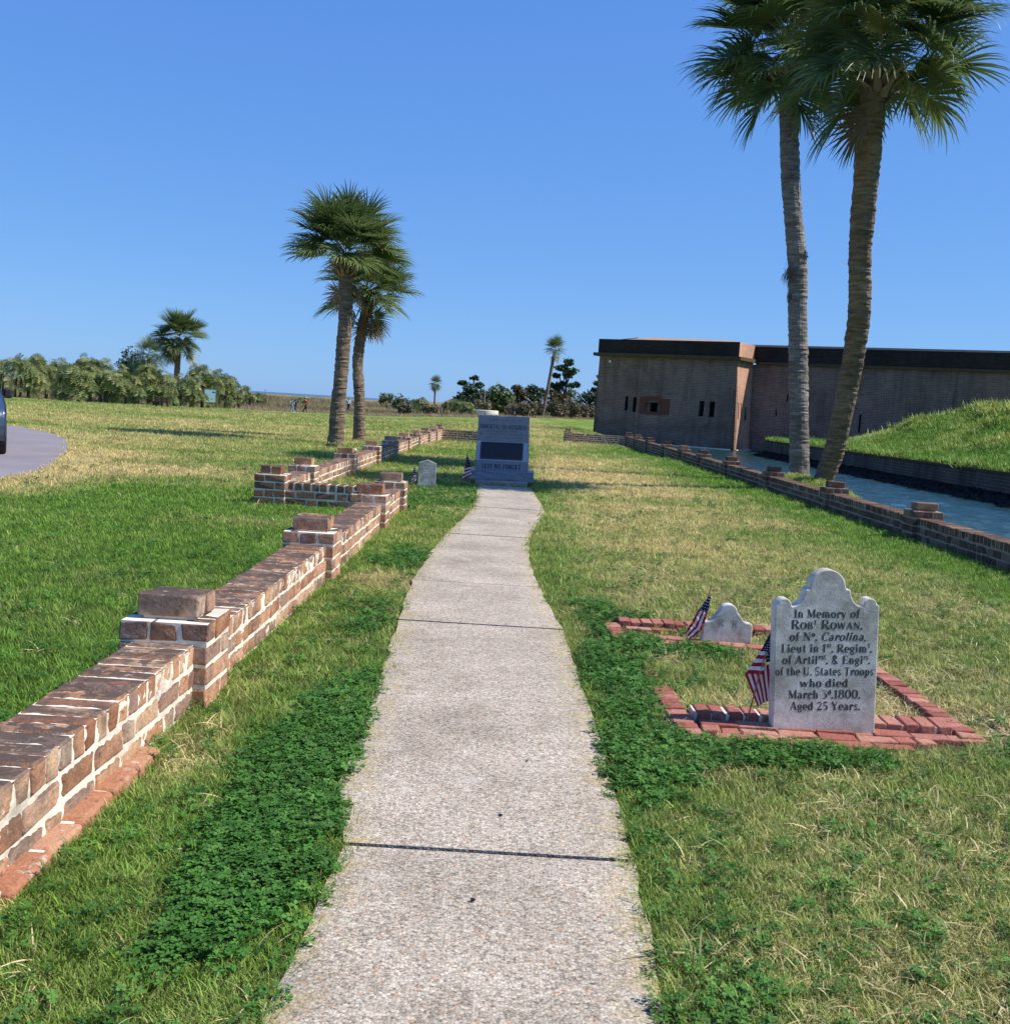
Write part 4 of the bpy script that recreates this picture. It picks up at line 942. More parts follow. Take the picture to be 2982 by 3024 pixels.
def plate(name, p0, p1, u0, u1, z0, z1, dep, th, mat, parent, batter=.45, zt=6.25, zb=-2.2):
    d = (p1-p0).normalized(); inn = Vector((-d.y, d.x)); mb = MB(); vs = []
    for dd in (dep, dep+th):
        for u, z in ((u0, z0), (u1, z0), (u1, z1), (u0, z1)):
            off = batter*((zt-z)/(zt-zb))**2.2; q = p0+d*u-inn*off+inn*dd; vs.append((q.x, q.y, z))
    mb.add(vs, [(0, 1, 2, 3), (7, 6, 5, 4), (0, 4, 5, 1), (1, 5, 6, 2), (2, 6, 7, 3), (3, 7, 4, 0)])
    return mb.build(name, mat, parent)
for h in HO: plate('loophole', A0, A1, h[0]-.02, h[1]+.02, h[2]-.02, h[3]+.02, .16 if h[1]-h[0] < 1 else .6, .1, M_DARKHOLE, bw)  # black plates set shallow, standing in for the unlit depth
# embrasure surround of newer red brick and its arch
for (u0, u1, z0, z1) in ((3.95, 4.45, 1.65, 3.05), (5.85, 6.6, 1.65, 2.95), (4.45, 5.85, 2.78, 3.12), (4.45, 5.85, 1.62, 1.83)):
    plate('embrasure_surround', A0, A1, u0, u1, z0, z1, -.012, .02, M_FORTR, bw)
d = dir1
for i in range(15):
    t = -1+2*i/14; u = 5.15+t*.72; zc = 2.62+.16*(1-t*t)
    plate('arch_brick', A0, A1, u-.045, u+.045, zc, zc+.17, -.03, .05, M_FORTR, bw)
plate('embrasure_jamb', A0, A1, 4.46, 4.78, 1.86, 2.6, .25, .5, M_FORT, bw); plate('embrasure_jamb', A0, A1, 5.45, 5.84, 1.86, 2.6, .25, .5, M_FORT, bw)
plate('lamp_box', A0, A1, .95, 1.15, 5.72, 5.92, -.2, .18, simple('pale_box', (.6, .58, .5)), bw)
fw = facing('flank_wall', A1, A2, -2.2, 6.25, .45, M_FORT_LIT, 3, [(.75, .95, 1.65, 3.0), (1.35, 1.55, 1.65, 3.0), (2.35, 3.0, 1.6, 2.7)], m0=1, cap0=False)
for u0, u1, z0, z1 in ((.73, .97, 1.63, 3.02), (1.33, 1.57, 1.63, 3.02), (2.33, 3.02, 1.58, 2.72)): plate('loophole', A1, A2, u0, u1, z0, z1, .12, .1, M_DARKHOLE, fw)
CH = [(3.0, 3.12, 3.3, 3.9), (2.2, 2.32, 2.1, 2.6), (4.2, 4.32, 1.6, 2.0), (8.8, 8.95, 1.2, 2.6)]
cw = facing('curtain_wall', A2, A3, -2.2, 6.15, .35, M_FORT, 3, CH, cap0=False)
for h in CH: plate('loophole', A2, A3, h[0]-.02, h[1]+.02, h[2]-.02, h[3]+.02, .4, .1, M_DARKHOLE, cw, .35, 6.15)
# sloping water table / cleaner brick footing
B0 = A0-nin*0+dir1*0
def strip(name, p0, p1, z0, z1, out, th, mat, par=fort, e0=0, e1=0):
    d = (p1-p0).normalized(); inn = Vector((-d.y, d.x)); q0 = p0-d*e0; q1 = p1+d*e1; vs = []
    for dd in (-out, -out+th):
        for q, z in ((q0, z0), (q1, z0), (q1, z1), (q0, z1)): r = q+inn*dd; vs.append((r.x, r.y, z))
    mb = MB(); mb.add(vs, [(0, 1, 2, 3), (7, 6, 5, 4), (0, 4, 5, 1), (1, 5, 6, 2), (2, 6, 7, 3), (3, 7, 4, 0)])
    return mb.build(name, mat, par)
strip('cornice', A0, A1, 6.252, 6.52, .42, 2.0, M_CORN, e0=.42, e1=.38); strip('cornice', A1, A2, 6.253, 6.53, .38, 2.0, M_CORN, e1=-.1, e0=-.02)
strip('cornice', A2, A3, 6.153, 6.36, .25, 2.0, M_CORN, e0=-.3)
strip('parapet', A0, A1, 6.522, 7.66, .12, 1.6, M_FORTD, e0=.12, e1=.1); strip('parapet', A1, A2, 6.532, 7.665, .1, 1.6, M_FORT_LIT, e0=.02, e1=.12)
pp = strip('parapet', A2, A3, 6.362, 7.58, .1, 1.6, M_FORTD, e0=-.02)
strip('coping', A2, A3, 7.583, 7.74, .14, 1.8, M_COPE, e0=.6)
# sloped top of the bastion parapet
def slab_poly(name, pts, z0, z1, mat):
    mb = MB(); n = len(pts); mb.add([(x, y, z) for x, y, z in pts]+[(x, y, z0) for x, y, z in pts], [tuple(range(n))]+[(i, n+i, n+(i+1) % n, (i+1) % n) for i in range(n)])
    o = mb.build(name, mat, fort); fix_normals(o.data); return o
def PW(u, dep, z): q = A0+dir1*u+nin*dep; return (q.x, q.y, z)
slab_poly('parapet_top', [PW(2.4, .0, 7.68), PW(L1+.05, .0, 7.68), PW(L1-1.6, 3.2, 8.02), PW(3.0, 3.2, 8.12)], 7.3, 0, M_COPE)
slab_poly('parapet_top', [PW(1.0, .8, 7.68), PW(2.4, .1, 7.68), PW(2.4, 2.2, 8.0), PW(2.1, 2.2, 7.98)], 7.3, 0, M_FORTD)
# ledge of the wall foot at the water
strip('water_ledge', A0+dir1*4, A1, -2.2, -.70, .50, .6, M_PLATF, e1=.1); strip('water_ledge', A1, A2, -2.2, -.72, .50, .6, M_PLATF)
# near quay of the moat and retaining wall of the island
rw = thing('retaining_wall', 'long dark brick retaining wall with pale coping below the grassy mound', 'wall', (17.95, 0, 0))
M_RET = fortmat('retaining_brick', [(.13, .085, .06), (.085, .06, .045), (.19, .15, .12)], .8, .2, R_(-90))
mb = MB(); mb.box(0, .7, -8, 78.2, -2.3, .235); mb.box(.7, 60, 77.5, 78.2, -2.3, .235); mb.build('wall', M_RET, rw)
mb = MB(); mb.box(-.05, .5, -8, 78.25, .238, .33); mb.box(.5, 60, 77.75, 78.25, .238, .33); mb.build('coping', M_CORN, rw)
mb = MB()
for i in range(2600):
    y = rnd.uniform(2, 78); k = rnd.random(); x = .0-1.25*k; z = -.44-.44*k+rnd.uniform(-.03, .03); s = rnd.uniform(.03, .09)
    mb.add([(x+rnd.uniform(-s, s), y+rnd.uniform(-s, s)*1.4, z+rnd.uniform(-s, s)) for _ in range(5)], [(0, 1, 2), (0, 2, 3), (0, 3, 1), (4, 2, 1), (4, 3, 2), (4, 1, 3)])
mb.add([(0, 1, -.44), (0, 78, -.44), (-1.3, 78, -.9), (-1.3, 1, -.9)], [(0, 1, 2, 3)])
rr_ = mb.build('oyster_rubble', simple('dark_wet_rubble', (.014, .013, .011), .95, .1, noise=.6, nscale=9), None, loc=(17.95, 0, 0))
tag(rr_, 'dark wet oyster shell rubble along the foot of the retaining wall', 'rubble', kind='stuff')
qw = thing('quay_wall', 'brick lined near edge of the moat behind the dark low wall', 'wall', (9.2, 0, 0))
mb = MB(); mb.box(-.12, .06, -8, 79, -2.3, -.40); mb.build('wall', M_RET, qw)

# ================================================================== palms
def frond(elev, seed, nseg=42, Lb=1.0, Lp=1.0, steps=5, droop=.5, mats=None, spread=142, wind=0):
    r = random.Random(seed); mb = MB()
    e = R_(elev)
    d = Vector((math.cos(e), 0, math.sin(e))); pts = []; p = Vector((0, 0, 0)); dd = d.copy()
    for i in range(6):
        pts.append(p.copy()); p = p+dd*Lp/5; dd = (dd+Vector((0, 0, -.055))).normalized()
    p = pts[-1]; mb.tube(pts, [.02, .016, .013, .011, .010, .009], 5, 0)
    side = Vector((0, 1, 0)); n = dd.cross(side); n = -n if n.z < 0 else n
    tw = R_(r.uniform(-25, 25)); side = side*math.cos(tw)+n*math.sin(tw); n = side.cross(dd); n = n if n.dot(Vector((0, 0, 1))) > -.2 else -n
    dphi = R_(2*spread/nseg)
    for k in range(nseg):
        phi = R_(-spread)+dphi*(k+.5); c, s = math.cos(phi), math.sin(phi)
        base = p+dd*(.16*max(0, c))+Vector((0, 0, -.03*max(0, c)))
        dr = (dd*c+side*s+n*(.30*abs(s)+.10)).normalized()
        L = Lb*(1-.28*(abs(phi)/R_(spread))**1.5)*r.uniform(.88, 1.06)
        dr = (dr+Vector((r.uniform(-.05, .05), r.uniform(-.05, .05), r.uniform(-.07, .05)))).normalized()
        g = droop*r.uniform(.6, 1.35); w0 = L*dphi*.5
        pr = side.cross(dr) if False else dr.cross(n)
        if pr.length < .1: pr = side.copy()
        pr.normalize(); prev = None; q = base.copy(); dirc = dr.copy(); vs = []
        for j in range(steps+1):
            t = j/steps
            w = min(w0*t*2.0+.004, .028*Lb) * (1 if t < .45 else max(.04, 1-(t-.45)/.55)**.8)
            vs += [q-pr*w, q-n*(w*.55), q+pr*w]
            q = q+dirc*L/steps
            dirc = (dirc+Vector((wind*.3, wind*.1, -1))*g*(.10+1.25*t**1.8)/steps*2.6).normalized()
        fs = []
        for j in range(steps): a = j*3; fs += [(a, a+1, a+4, a+3), (a+1, a+2, a+5, a+4)]
        mb.add(vs, fs, 1)
    return mb.mesh('frond', mats or [M_STALK, M_FROND], True)
print('fronds')
FV = {'up': [frond(70, 1, droop=1.1, Lp=.75), frond(56, 2, droop=1.2, Lp=.85), frond(82, 3, droop=.9, Lp=.6)],
      'mid': [frond(38, 4, droop=1.3, Lp=.95), frond(24, 5, droop=1.4), frond(45, 6, droop=1.2, Lp=.9), frond(30, 14, droop=1.0), frond(12, 15, droop=1.3, Lp=.85)],
      'low': [frond(8, 7, droop=1.5), frond(-14, 8, droop=1.5), frond(-4, 9, droop=1.2)],
      'hang': [frond(-42, 10, droop=1.2, Lp=.8), frond(-55, 11, droop=1.1, Lp=.7)]}
FY = frond(20, 21, droop=1.1, mats=[M_STALK, M_FRONDY]); FD = frond(-62, 22, droop=.5, mats=[M_BOOT, M_FRONDD], nseg=26)
def lowf(elev, seed, droop): return frond(elev, seed, nseg=16, steps=3, droop=droop, Lp=.62)
FL = {'up': [lowf(65, 31, 1.0)], 'mid': [lowf(32, 32, 1.2), lowf(45, 33, 1.1)], 'low': [lowf(-2, 34, 1.3), lowf(-15, 35, 1.3)], 'hang': [lowf(-48, 36, .9)]}
def boot_mesh(seed):
    r = random.Random(seed); mb = MB()
    L = r.uniform(.22, .34); pts = [Vector((0, 0, -.1)), Vector((.07, 0, .06)), Vector((.16+L*.3, 0, .18)), Vector((.2+L*.6, 0, .22+r.uniform(-.03, .05)))]
    ws = [.085, .07, .04, .03]; hs = [.03, .028, .02, .016]; vs = []
    for p, w_, h_ in zip(pts, ws, hs):
        vs += [(p.x, -w_, p.z), (p.x, w_, p.z), (p.x-.3*h_, w_*.7, p.z+h_), (p.x-.3*h_, -w_*.7, p.z+h_)]
    fs = [(3, 2, 1, 0), (12, 13, 14, 15)]
    for j in range(3):
        a = j*4
        for q in range(4): fs.append((a+q, a+(q+1) % 4, a+4+(q+1) % 4, a+4+q))
    mb.add(vs, fs); return mb.mesh('leaf_boot', M_BOOT)
BOOTS = [boot_mesh(k) for k in range(4)]
def trunk_mesh(pts, r0, r1, flare, mat, rings=26, n=20, seed=0, rough=1.0):
    P = [Vector(p) for p in pts]; ln = [0]
    for a, c in zip(P[:-1], P[1:]): ln.append(ln[-1]+(c-a).length)
    T = ln[-1]; N = int(T*rings)
    def ev(t):   # smooth curve through the points
        i = max(0, min(len(P)-2, next((k for k in range(len(P)-1) if ln[k+1] >= t), len(P)-2)))
        u = (t-ln[i])/(ln[i+1]-ln[i]); a = P[max(i-1, 0)]; b_ = P[i]; c = P[i+1]; d_ = P[min(i+2, len(P)-1)]
        return .5*((2*b_)+(c-a)*u+(2*a-5*b_+4*c-d_)*u*u+(3*b_-a-3*c+d_)*u**3)
    vs = []; rr = random.Random(seed); tilt = 0
    for j in range(N+1):
        t = T*j/N; c = ev(t); r = r0+(r1-r0)*t/T+flare*math.exp(-t/.35)
        saw = rr.gauss(0, .0065)*rough
        for k in range(n):
            a = 2*math.pi*k/n
            q = r+saw*(.6+.6*math.sin(2*a+j*.31))+(_n(a*2+seed, t*11)-.5)*.030*rough+(_n(a*5+seed, t*23)-.5)*.016*rough+(_n(a*1.2+seed, t*1.4)-.5)*.03
            vs.append((c.x+q*math.cos(a), c.y+q*math.sin(a), c.z))
    fs = [(j*n+k, j*n+(k+1) % n, (j+1)*n+(k+1) % n, (j+1)*n+k) for j in range(N) for k in range(n)]
    fs.append(tuple(N*n+k for k in range(n)))
    mb = MB(); mb.add(vs, fs); me = mb.mesh('trunk', mat, False); return me
def _n(a, b): return float(vnoise(np.array(a), np.array(b), 5))
def palm(label, pts, r0, r1, mat, scale=1.0, counts=(9, 14, 10, 3), fset=FV, boots=26, seed=0, yellow=1, dead=3, flare=.06, rings=26, n=20, stem=.5, group='cabbage palms on the lawn', az0=0, lean=(0, 0)):
    r = random.Random(seed); base = Vector(pts[0])
    t = thing('palm_tree', label, 'palm tree', base, 0, group)
    loc = [Vector(p)-base for p in pts]; me = trunk_mesh(loc, r0, r1, flare, mat, rings, n, seed); tr = link('trunk', me, t)
    top = loc[-1]
    h = 0
    for k in range(boots):
        a = k*2.4+r.uniform(-.2, .2); z = -stem*.9+stem*1.2*k/max(1, boots)
        o = link('leaf_boot', BOOTS[k % 4], t, top+Vector((math.cos(a)*r1*.75, math.sin(a)*r1*.75, z)), (0, r.uniform(-.2, .25), a)); o.scale = (scale*.9,)*3
    i = 0
    for key, cnt, hz in (('up', counts[0], .75), ('mid', counts[1], .55), ('low', counts[2], .32), ('hang', counts[3], .12)):
        for k in range(cnt):
            a = i*2.39996+az0+r.uniform(-.25, .25); i += 1
            o = link('frond', r.choice(fset[key]), t, top+Vector((math.cos(a)*.08+lean[0]*hz, math.sin(a)*.08+lean[1]*hz, hz*scale+r.uniform(-.12, .15))), (r.uniform(-.3, .3), r.uniform(-.30, .26), a))
            s = scale*r.uniform(.88, 1.1); o.scale = (s, s, s)
    for k in range(yellow):
        a = r.uniform(-2.6, -.6); o = link('frond', FY, t, top+Vector((0, 0, .1)), (0, r.uniform(-.3, .3), a)); o.scale = (scale*.95,)*3; o['label'] = 'pale yellow green fan leaf'
    for k in range(dead):
        a = r.uniform(-3.14, 3.14); o = link('frond', FD, t, top+Vector((math.cos(a)*.1, math.sin(a)*.1, -.2)), (0, 0, a)); o.scale = (scale*.7,)*3; o['label'] = 'dead brown fan leaf'
    return t, top+base
pa, _ = palm('grey trunked tall palm by the moat, left one of the big pair', [(7.82, 29.6, -.1), (7.66, 29.5, 1.4), (7.5, 29.45, 2.9), (7.32, 29.35, 4.4), (7.2, 29.25, 5.6), (6.85, 29.1, 7.4), (6.62, 29.0, 9.0), (6.5, 29, 10.4)], .255, .235, M_BARKG, 1.32, (12, 30, 20, 4), boots=20, seed=3, yellow=0, dead=1, flare=.05)
pb, _ = palm('brown trunked leaning tall palm by the moat, right one of the big pair', [(7.70, 27.4, -.1), (7.86, 26.9, 1.0), (7.84, 26.2, 2.4), (7.66, 25.2, 4.04), (7.32, 24.4, 5.4), (7.0, 23.4, 6.9), (6.72, 22.5, 7.95), (6.78, 22.3, 8.5)], .235, .255, M_BARKB, 1.12, (12, 30, 17, 3), boots=34, seed=5, yellow=1, dead=2, flare=.12)
pc, _ = palm('stout straight palm left of the monument, taller of the two middle palms', [(-5.79, 37.1, -.1), (-5.78, 37.1, 1.0), (-5.72, 37.2, 2.9), (-5.68, 37.2, 4.2), (-5.78, 37.3, 5.9)], .25, .215, M_BARKB, 1.04, (14, 36, 14, 0), boots=54, seed=8, yellow=1, dead=2, flare=.07)
pd, _ = palm('shorter middle palm with dead leaf skirt right behind the stout palm', [(-5.72, 42.4, -.1), (-5.8, 42.4, 1.5), (-5.93, 42.5, 3.0), (-5.85, 42.6, 4.25), (-5.7, 42.7, 5.1)], .215, .19, M_BARKB, .98, (9, 22, 14, 3), boots=26, seed=11, yellow=3, dead=5, flare=.08)
# spanish moss tufts hanging on the left big palm
ms = MB()
for (cx, cy, cz, rad, nn2) in ((6.95, 29.0, 5.45, .16, 240), (7.28, 28.9, 5.95, .08, 60), (6.98, 28.95, 4.9, .08, 60)):
    for k in range(nn2):
        p = Vector((cx+rnd.gauss(0, rad*.5), cy+rnd.gauss(0, rad*.4), cz+rnd.gauss(0, rad*.6))); l = rnd.uniform(.06, .28); w_ = .006
        q = p+Vector((rnd.uniform(-.06, .02), rnd.uniform(-.03, .03), -l)); ms.add([p-Vector((w_, 0, 0)), p+Vector((w_, 0, 0)), q], [(0, 1, 2)])
ms.v = [(v[0]-7.82, v[1]-29.6, v[2]+.1) for v in ms.v]
ms.build('moss_tuft', M_MOSS, pa)['kind'] = 'stuff'

def far_base(px, py, dist=None):
    d = ray(px, py)
    if dist: t = dist/d[1]; x = d[0]*t; return np.array([x, dist, float(gz(x, dist))])
    Yv = 60.
    for _ in range(80):
        t = Yv/d[1]; z = float(gz(d[0]*t, Yv)); Yn = (z-EYE)/d[2]*d[1] if d[2] < -1e-5 else 400
        Yv = .6*Yv+.4*min(Yn, 400)
    t = Yv/d[1]; return np.array([d[0]*t, Yv, float(gz(d[0]*t, Yv))])
def far_palm(label, base_px, mids, crown_px, rad_px, seed, counts=(8, 10, 8, 3), rt=.22, fset=FL, dead=3, Y=None, group='distant palms'):
    bpt = far_base(*base_px, dist=Y); Yd = bpt[1]
    pts = [tuple(bpt-np.array([0, 0, .1]))]+[tuple(at_y(*m, Yd)) for m in mids]+[tuple(at_y(*crown_px, Yd))]
    sc = rad_px/FPX*Yd/1.75
    return palm(label, pts, rt, rt*.9, M_BARKB, sc, counts, fset, 10, seed, 0, dead, .06, 5, 10, .5*sc, group)
s_ = 1/.63883
far_palm('palm beside the wooden bench and map sign at the far left', (330*s_, 766*s_), [(331*s_, 735*s_), (334*s_, 700*s_)], (337*s_, 648*s_), 78, 41, (12, 20, 14, 6), .36, FV)
far_palm('small round headed palm standing alone left of the monument top', (1283, 1196), [(1284, 1165)], (1286, 1138), 25, 42, (10, 16, 14, 12), .35)
far_palm('leaning far palm between the monument and the fort', (1600, 1232), [(1606, 1205), (1615, 1160), (1626, 1100)], (1637, 1040), 40, 43, (14, 20, 10, 1), .33, dead=4)
far_palm('shaggy low palm with brown leaf skirt left of the bench palm', (442, 1185), [(442, 1130)], (442, 1060), 60, 44, (8, 12, 12, 8), .35, dead=9, Y=135)

# ================================================================== palmetto bushes and far trees
def fan_cluster(mb, c, R, n, r, leaf=.55, seg=9):
    attr = mb.at
    for k in range(n):
        a = r.uniform(0, 2*math.pi); zf = r.random()**.7
        dirv = Vector((math.cos(a)*math.sqrt(max(0, 1-zf*zf*.9)), math.sin(a)*math.sqrt(max(0, 1-zf*zf*.9)), zf)).normalized()
        q = Vector(c)+Vector((dirv.x*R[0], dirv.y*R[1], dirv.z*R[2]))*r.uniform(.7, 1.0)
        n0 = Vector((dirv.x+r.gauss(0, .3), dirv.y+r.gauss(0, .3), dirv.z*.5+.1)).normalized(); s = n0.cross(Vector((0, 0, 1))); s = s.normalized() if s.length > .1 else Vector((1, 0, 0)); up = s.cross(n0)
        if up.z < 0: up = -up
        lf = leaf*r.uniform(.7, 1.25); vv = r.random(); dv = max(0, r.gauss(.25, .28))
        for j in range(seg):
            ph = R_(-125+250*(j+.5)/seg); d_ = (up*math.cos(ph)+s*math.sin(ph)+n0*.35).normalized(); w_ = lf*.075; pr = d_.cross(n0).normalized()
            m = q+d_*lf*.6; tip = q+d_*lf+Vector((0, 0, -lf*.14))
            mb.add([q, m-pr*w_, tip, m+pr*w_], [(0, 1, 2, 3)]); attr += [(dv, vv)]*4
def set_attrs(me, at):
    for i, nm in enumerate(('dry', 'vary')):
        a = me.attributes.new(nm, 'FLOAT', 'POINT'); a.data.foreach_set('value', np.array([q[i] for q in at], np.float32))
def palmetto_bush(px, w_px, top_px, base_px, label, seed, Y=None, mat=None, grp='palmetto bushes along the lawn edge'):
    bpt = far_base(px, base_px, dist=Y); Yd = bpt[1]; r = random.Random(seed)
    W_ = w_px/FPX*Yd; H_ = (base_px-top_px)/FPX*Yd*1.17
    t = thing('palmetto_bush', label, 'bush', bpt, 0, grp)
    mb = MB(); mb.at = []
    nl = max(3, int(W_/1.6))
    fan_cluster(mb, (0, 0, 0), (W_/2, W_*.35, H_*.92), int(30+W_*H_*4.5), r, .62)
    for k in range(nl):
        x = r.uniform(-.42, .42)*W_; hh = H_*r.uniform(.55, 1.0)*(1-.5*(abs(x)/W_*2)**2)
        fan_cluster(mb, (x, r.uniform(-.3, .2)*W_*.6, hh*.45), (.95+W_*.06, 1., hh*.55), int(26+H_*8), r, .6)
    me = mb.mesh('foliage', mat or M_PALMETTO); set_attrs(me, mb.at); o = link('foliage', me, t)
    sm = MB()
    for k in range(nl+2):
        x = r.uniform(-.4, .4)*W_; sm.tube([(x, 0, -.2), (x+r.uniform(-.3, .3), 0, H_*.55)], [.13, .09], 6)
    core = Vector((0, 0, H_*.3))
    o = sm.build('stems', M_TRUNK, t)
BUSH = [(28, 170, 1052, 1172, None, 'tallest palmetto bush at the left frame edge behind the car mirror'), (120, 110, 1060, 1176, None, 'palmetto bush second from the left frame edge'),
        (170, 90, 1068, 1182, 130, 'palmetto bush with dead brown leaves, third from the left'), (205, 110, 1080, 1186, None, 'low spreading palmetto bush left of the gap of dark shade'),
        (262, 130, 1058, 1188, 128, 'broad tall palmetto bush rising between the two low ones'), (300, 120, 1068, 1190, None, 'bright palmetto bush in front of the broad tall one'),
        (345, 110, 1082, 1192, None, 'palmetto bush under the dark evergreen tree'), (395, 130, 1078, 1194, 128, 'palmetto bush below the shaggy palm'),
        (430, 120, 1092, 1196, None, 'palmetto bush beside the bench'), (480, 90, 1095, 1199, None, 'palmetto bush just left of the bench palm trunk'),
        (545, 90, 1110, 1202, None, 'palmetto bush between bench palm and map sign'), (585, 110, 1078, 1202, 132, 'high pointed palmetto bush right behind the map sign'),
        (640, 90, 1095, 1204, None, 'palmetto bush right of the map sign'), (680, 70, 1118, 1205, None, 'last palmetto bush of the row at its right end'),
        (722, 50, 1138, 1196, 170, 'small olive shrub beyond the end of the palmetto row'), (766, 40, 1135, 1170, 185, 'small round palmetto by the pale marker post'),
        (895, 44, 1160, 1180, 240, 'tiny palmetto behind the walking man in red'),
        (1243, 56, 1156, 1203, 190, 'rounded palmetto bush left of the lone round palm'), (1345, 90, 1162, 1208, 190, 'spreading olive palmetto left of the monument top'),
        (1378, 60, 1168, 1206, 185, 'small yellow green palmetto tucked against the cedar clump')]
for i, (px, w_, tp, bp, Yd, lb) in enumerate(BUSH): palmetto_bush(px, w_, tp, bp, lb, 100+i, Yd)
def leafy_tree(label, px, base_px, top_px, w_px, lobes, mat, Y, seed, trunk=True, dead=False, leaf=.34, dens=1.0, name='evergreen_tree', cat='tree', group='trees at the marsh edge', n_leaf=None):
    """lobes: (x frac of width -.5...5, z frac of height, rx frac, rz frac)"""
    r = random.Random(seed); d = ray(px, base_px); t_ = Y/d[1]; x0 = d[0]*t_; z0 = float(gz(x0, Y))-.3
    ztop = EYE+ray(px, top_px)[2]*Y/ray(px, top_px)[1]; H_ = ztop-z0; W_ = w_px/FPX*Y
    t = thing(name, label, cat, (x0, Y, z0), 0, group)
    tb = MB(); mb = MB(); mb.at = []
    if trunk:
        tx = lobes[0][0]*W_*.4
        tb.tube([(0, 0, -.3), (tx*.4+.1, 0, H_*.3), (tx, 0, H_*.62), (lobes[0][0]*W_, 0, H_*min(.95, lobes[0][1]))], [.035*H_+.05, .026*H_+.03, .016*H_+.02, .03], 8)
    for (fx, fz, rx, rz) in lobes:
        c = Vector((fx*W_, r.uniform(-.15, .15)*W_, fz*H_)); rr = (max(.3, rx*W_), max(.3, rx*W_*.8), max(.25, rz*H_))
        if trunk: tb.tube([(c.x*.25, 0, max(.2*H_, c.z-abs(c.x)*.5-.15*H_)), (c.x*.7, c.y*.5, c.z-rr[2]*.3), tuple(c)], [.012*H_+.02, .008*H_+.015, .012], 5)
        nl = int(dens*(60+70*rr[0]*rr[2]))
        for k in range(nl):
            while True:
                v = Vector((r.uniform(-1, 1), r.uniform(-1, 1), r.uniform(-1, 1)))
                if .35 < v.length < 1: break
            v = Vector((v.x*rr[0], v.y*rr[1], v.z*rr[2]))*(1+.25*math.sin(v.x*7+v.z*9)); p = c+v
            s1 = leaf*r.uniform(.5, 1.3); a = Vector((r.gauss(0, 1), r.gauss(0, 1), r.gauss(0, .5))).normalized(); b2 = a.cross(Vector((r.gauss(0, 1), r.gauss(0, 1), r.gauss(0, 1)))).normalized()
            vv, dv = r.random(), max(0, r.gauss(.2, .25))
            for q in range(2):
                o_ = Vector((r.gauss(0, .15), r.gauss(0, .15), r.gauss(0, .12)))
                mb.add([p+o_-a*s1*.5, p+o_+b2*s1*.28, p+o_+a*s1*.5, p+o_-b2*s1*.28], [(0, 1, 2, 3)]); mb.at += [(dv, vv)]*4; a, b2 = b2, a
    if tb.v: tb.build('trunk', M_DEADW if dead else M_TRUNK, t, True)
    me = mb.mesh('crown', mat); set_attrs(me, mb.at); link('crown', me, t)
    return t
leafy_tree('dark evergreen tree with flat top left of the shaggy palm', 385, 1186, 1022, 90, [(0, .85, .3, .12), (.25, .75, .25, .12), (-.3, .72, .22, .1), (.1, .5, .3, .2), (.3, .35, .3, .2)], M_LEAFD, 140, 201)
leafy_tree('small thin leaved tree on the marsh at the left of the far row', 1142, 1190, 1158, 50, [(-.2, .75, .25, .22), (.2, .7, .2, .25), (-.3, .55, .15, .2)], M_LEAFM, 230, 202, leaf=.5)
leafy_tree('low bushy tree beside the thin leaved marsh tree', 1180, 1196, 1164, 50, [(0, .6, .4, .35), (-.2, .4, .3, .3), (.25, .45, .25, .35)], M_LEAFM, 220, 203, leaf=.5)
leafy_tree('wind swept cedar with flat layered crown left of the monument', 1392, 1200, 1106, 92, [(0.05, .92, .14, .05), (-.33, .78, .16, .06), (-.1, .66, .2, .1), (.2, .74, .14, .07), (0, .5, .3, .16), (-.28, .42, .2, .14), (.3, .45, .22, .2), (-.42, .3, .2, .16), (0, .25, .45, .2)], M_LEAFD, 235, 204, leaf=.55, dens=1.5)
leafy_tree('round dark green tree next right of the flat topped cedar', 1468, 1200, 1133, 100, [(0, .68, .32, .28), (-.25, .5, .25, .3), (.25, .5, .25, .32), (0, .3, .5, .25)], M_LEAFM, 232, 205, leaf=.6, dens=1.5)
leafy_tree('ragged brown green cedar above the top of the monument', 1530, 1204, 1133, 64, [(-.1, .85, .25, .12), (.15, .65, .3, .2), (-.2, .5, .3, .25), (.1, .3, .45, .2)], M_LEAFB, 236, 206, leaf=.55, dens=1.5)
leafy_tree('dark evergreen just left of the leaning palm crown', 1578, 1206, 1134, 70, [(-.15, .82, .25, .15), (.2, .75, .25, .15), (0, .5, .4, .25), (.1, .25, .5, .2)], M_LEAFD, 238, 207, leaf=.55, dens=1.5)
leafy_tree('wide rusty brown cedar right of the leaning palm trunk', 1645, 1208, 1148, 90, [(-.1, .7, .3, .2), (.2, .6, .3, .2), (0, .35, .5, .25)], M_LEAFB, 240, 208, leaf=.55, dens=1.5)
leafy_tree('tall open crowned pine behind the leaning palm', 1665, 1206, 1056, 92, [(0.05, .93, .16, .06), (-.16, .82, .2, .05), (.2, .78, .18, .05), (.05, .72, .16, .05), (-.3, .7, .12, .04), (.34, .57, .13, .04), (.2, .55, .16, .03), (-.32, .54, .2, .04), (-.1, .57, .12, .04), (-.42, .42, .1, .025), (.12, .38, .07, .03)], M_LEAFD, 245, 209, leaf=.6, dens=1.6, name='pine_tree')
leafy_tree('dark evergreen low behind the pine trunk', 1640, 1206, 1128, 50, [(0, .75, .35, .2), (.1, .5, .4, .25)], M_LEAFD, 246, 210, leaf=.55, dens=1.4)
leafy_tree('half bare grey green tree between the pine and the fort', 1698, 1210, 1143, 66, [(-.2, .8, .25, .14), (.15, .65, .25, .15), (0, .4, .35, .2)], M_LEAFM, 242, 211, dead=True, leaf=.5, dens=.7)
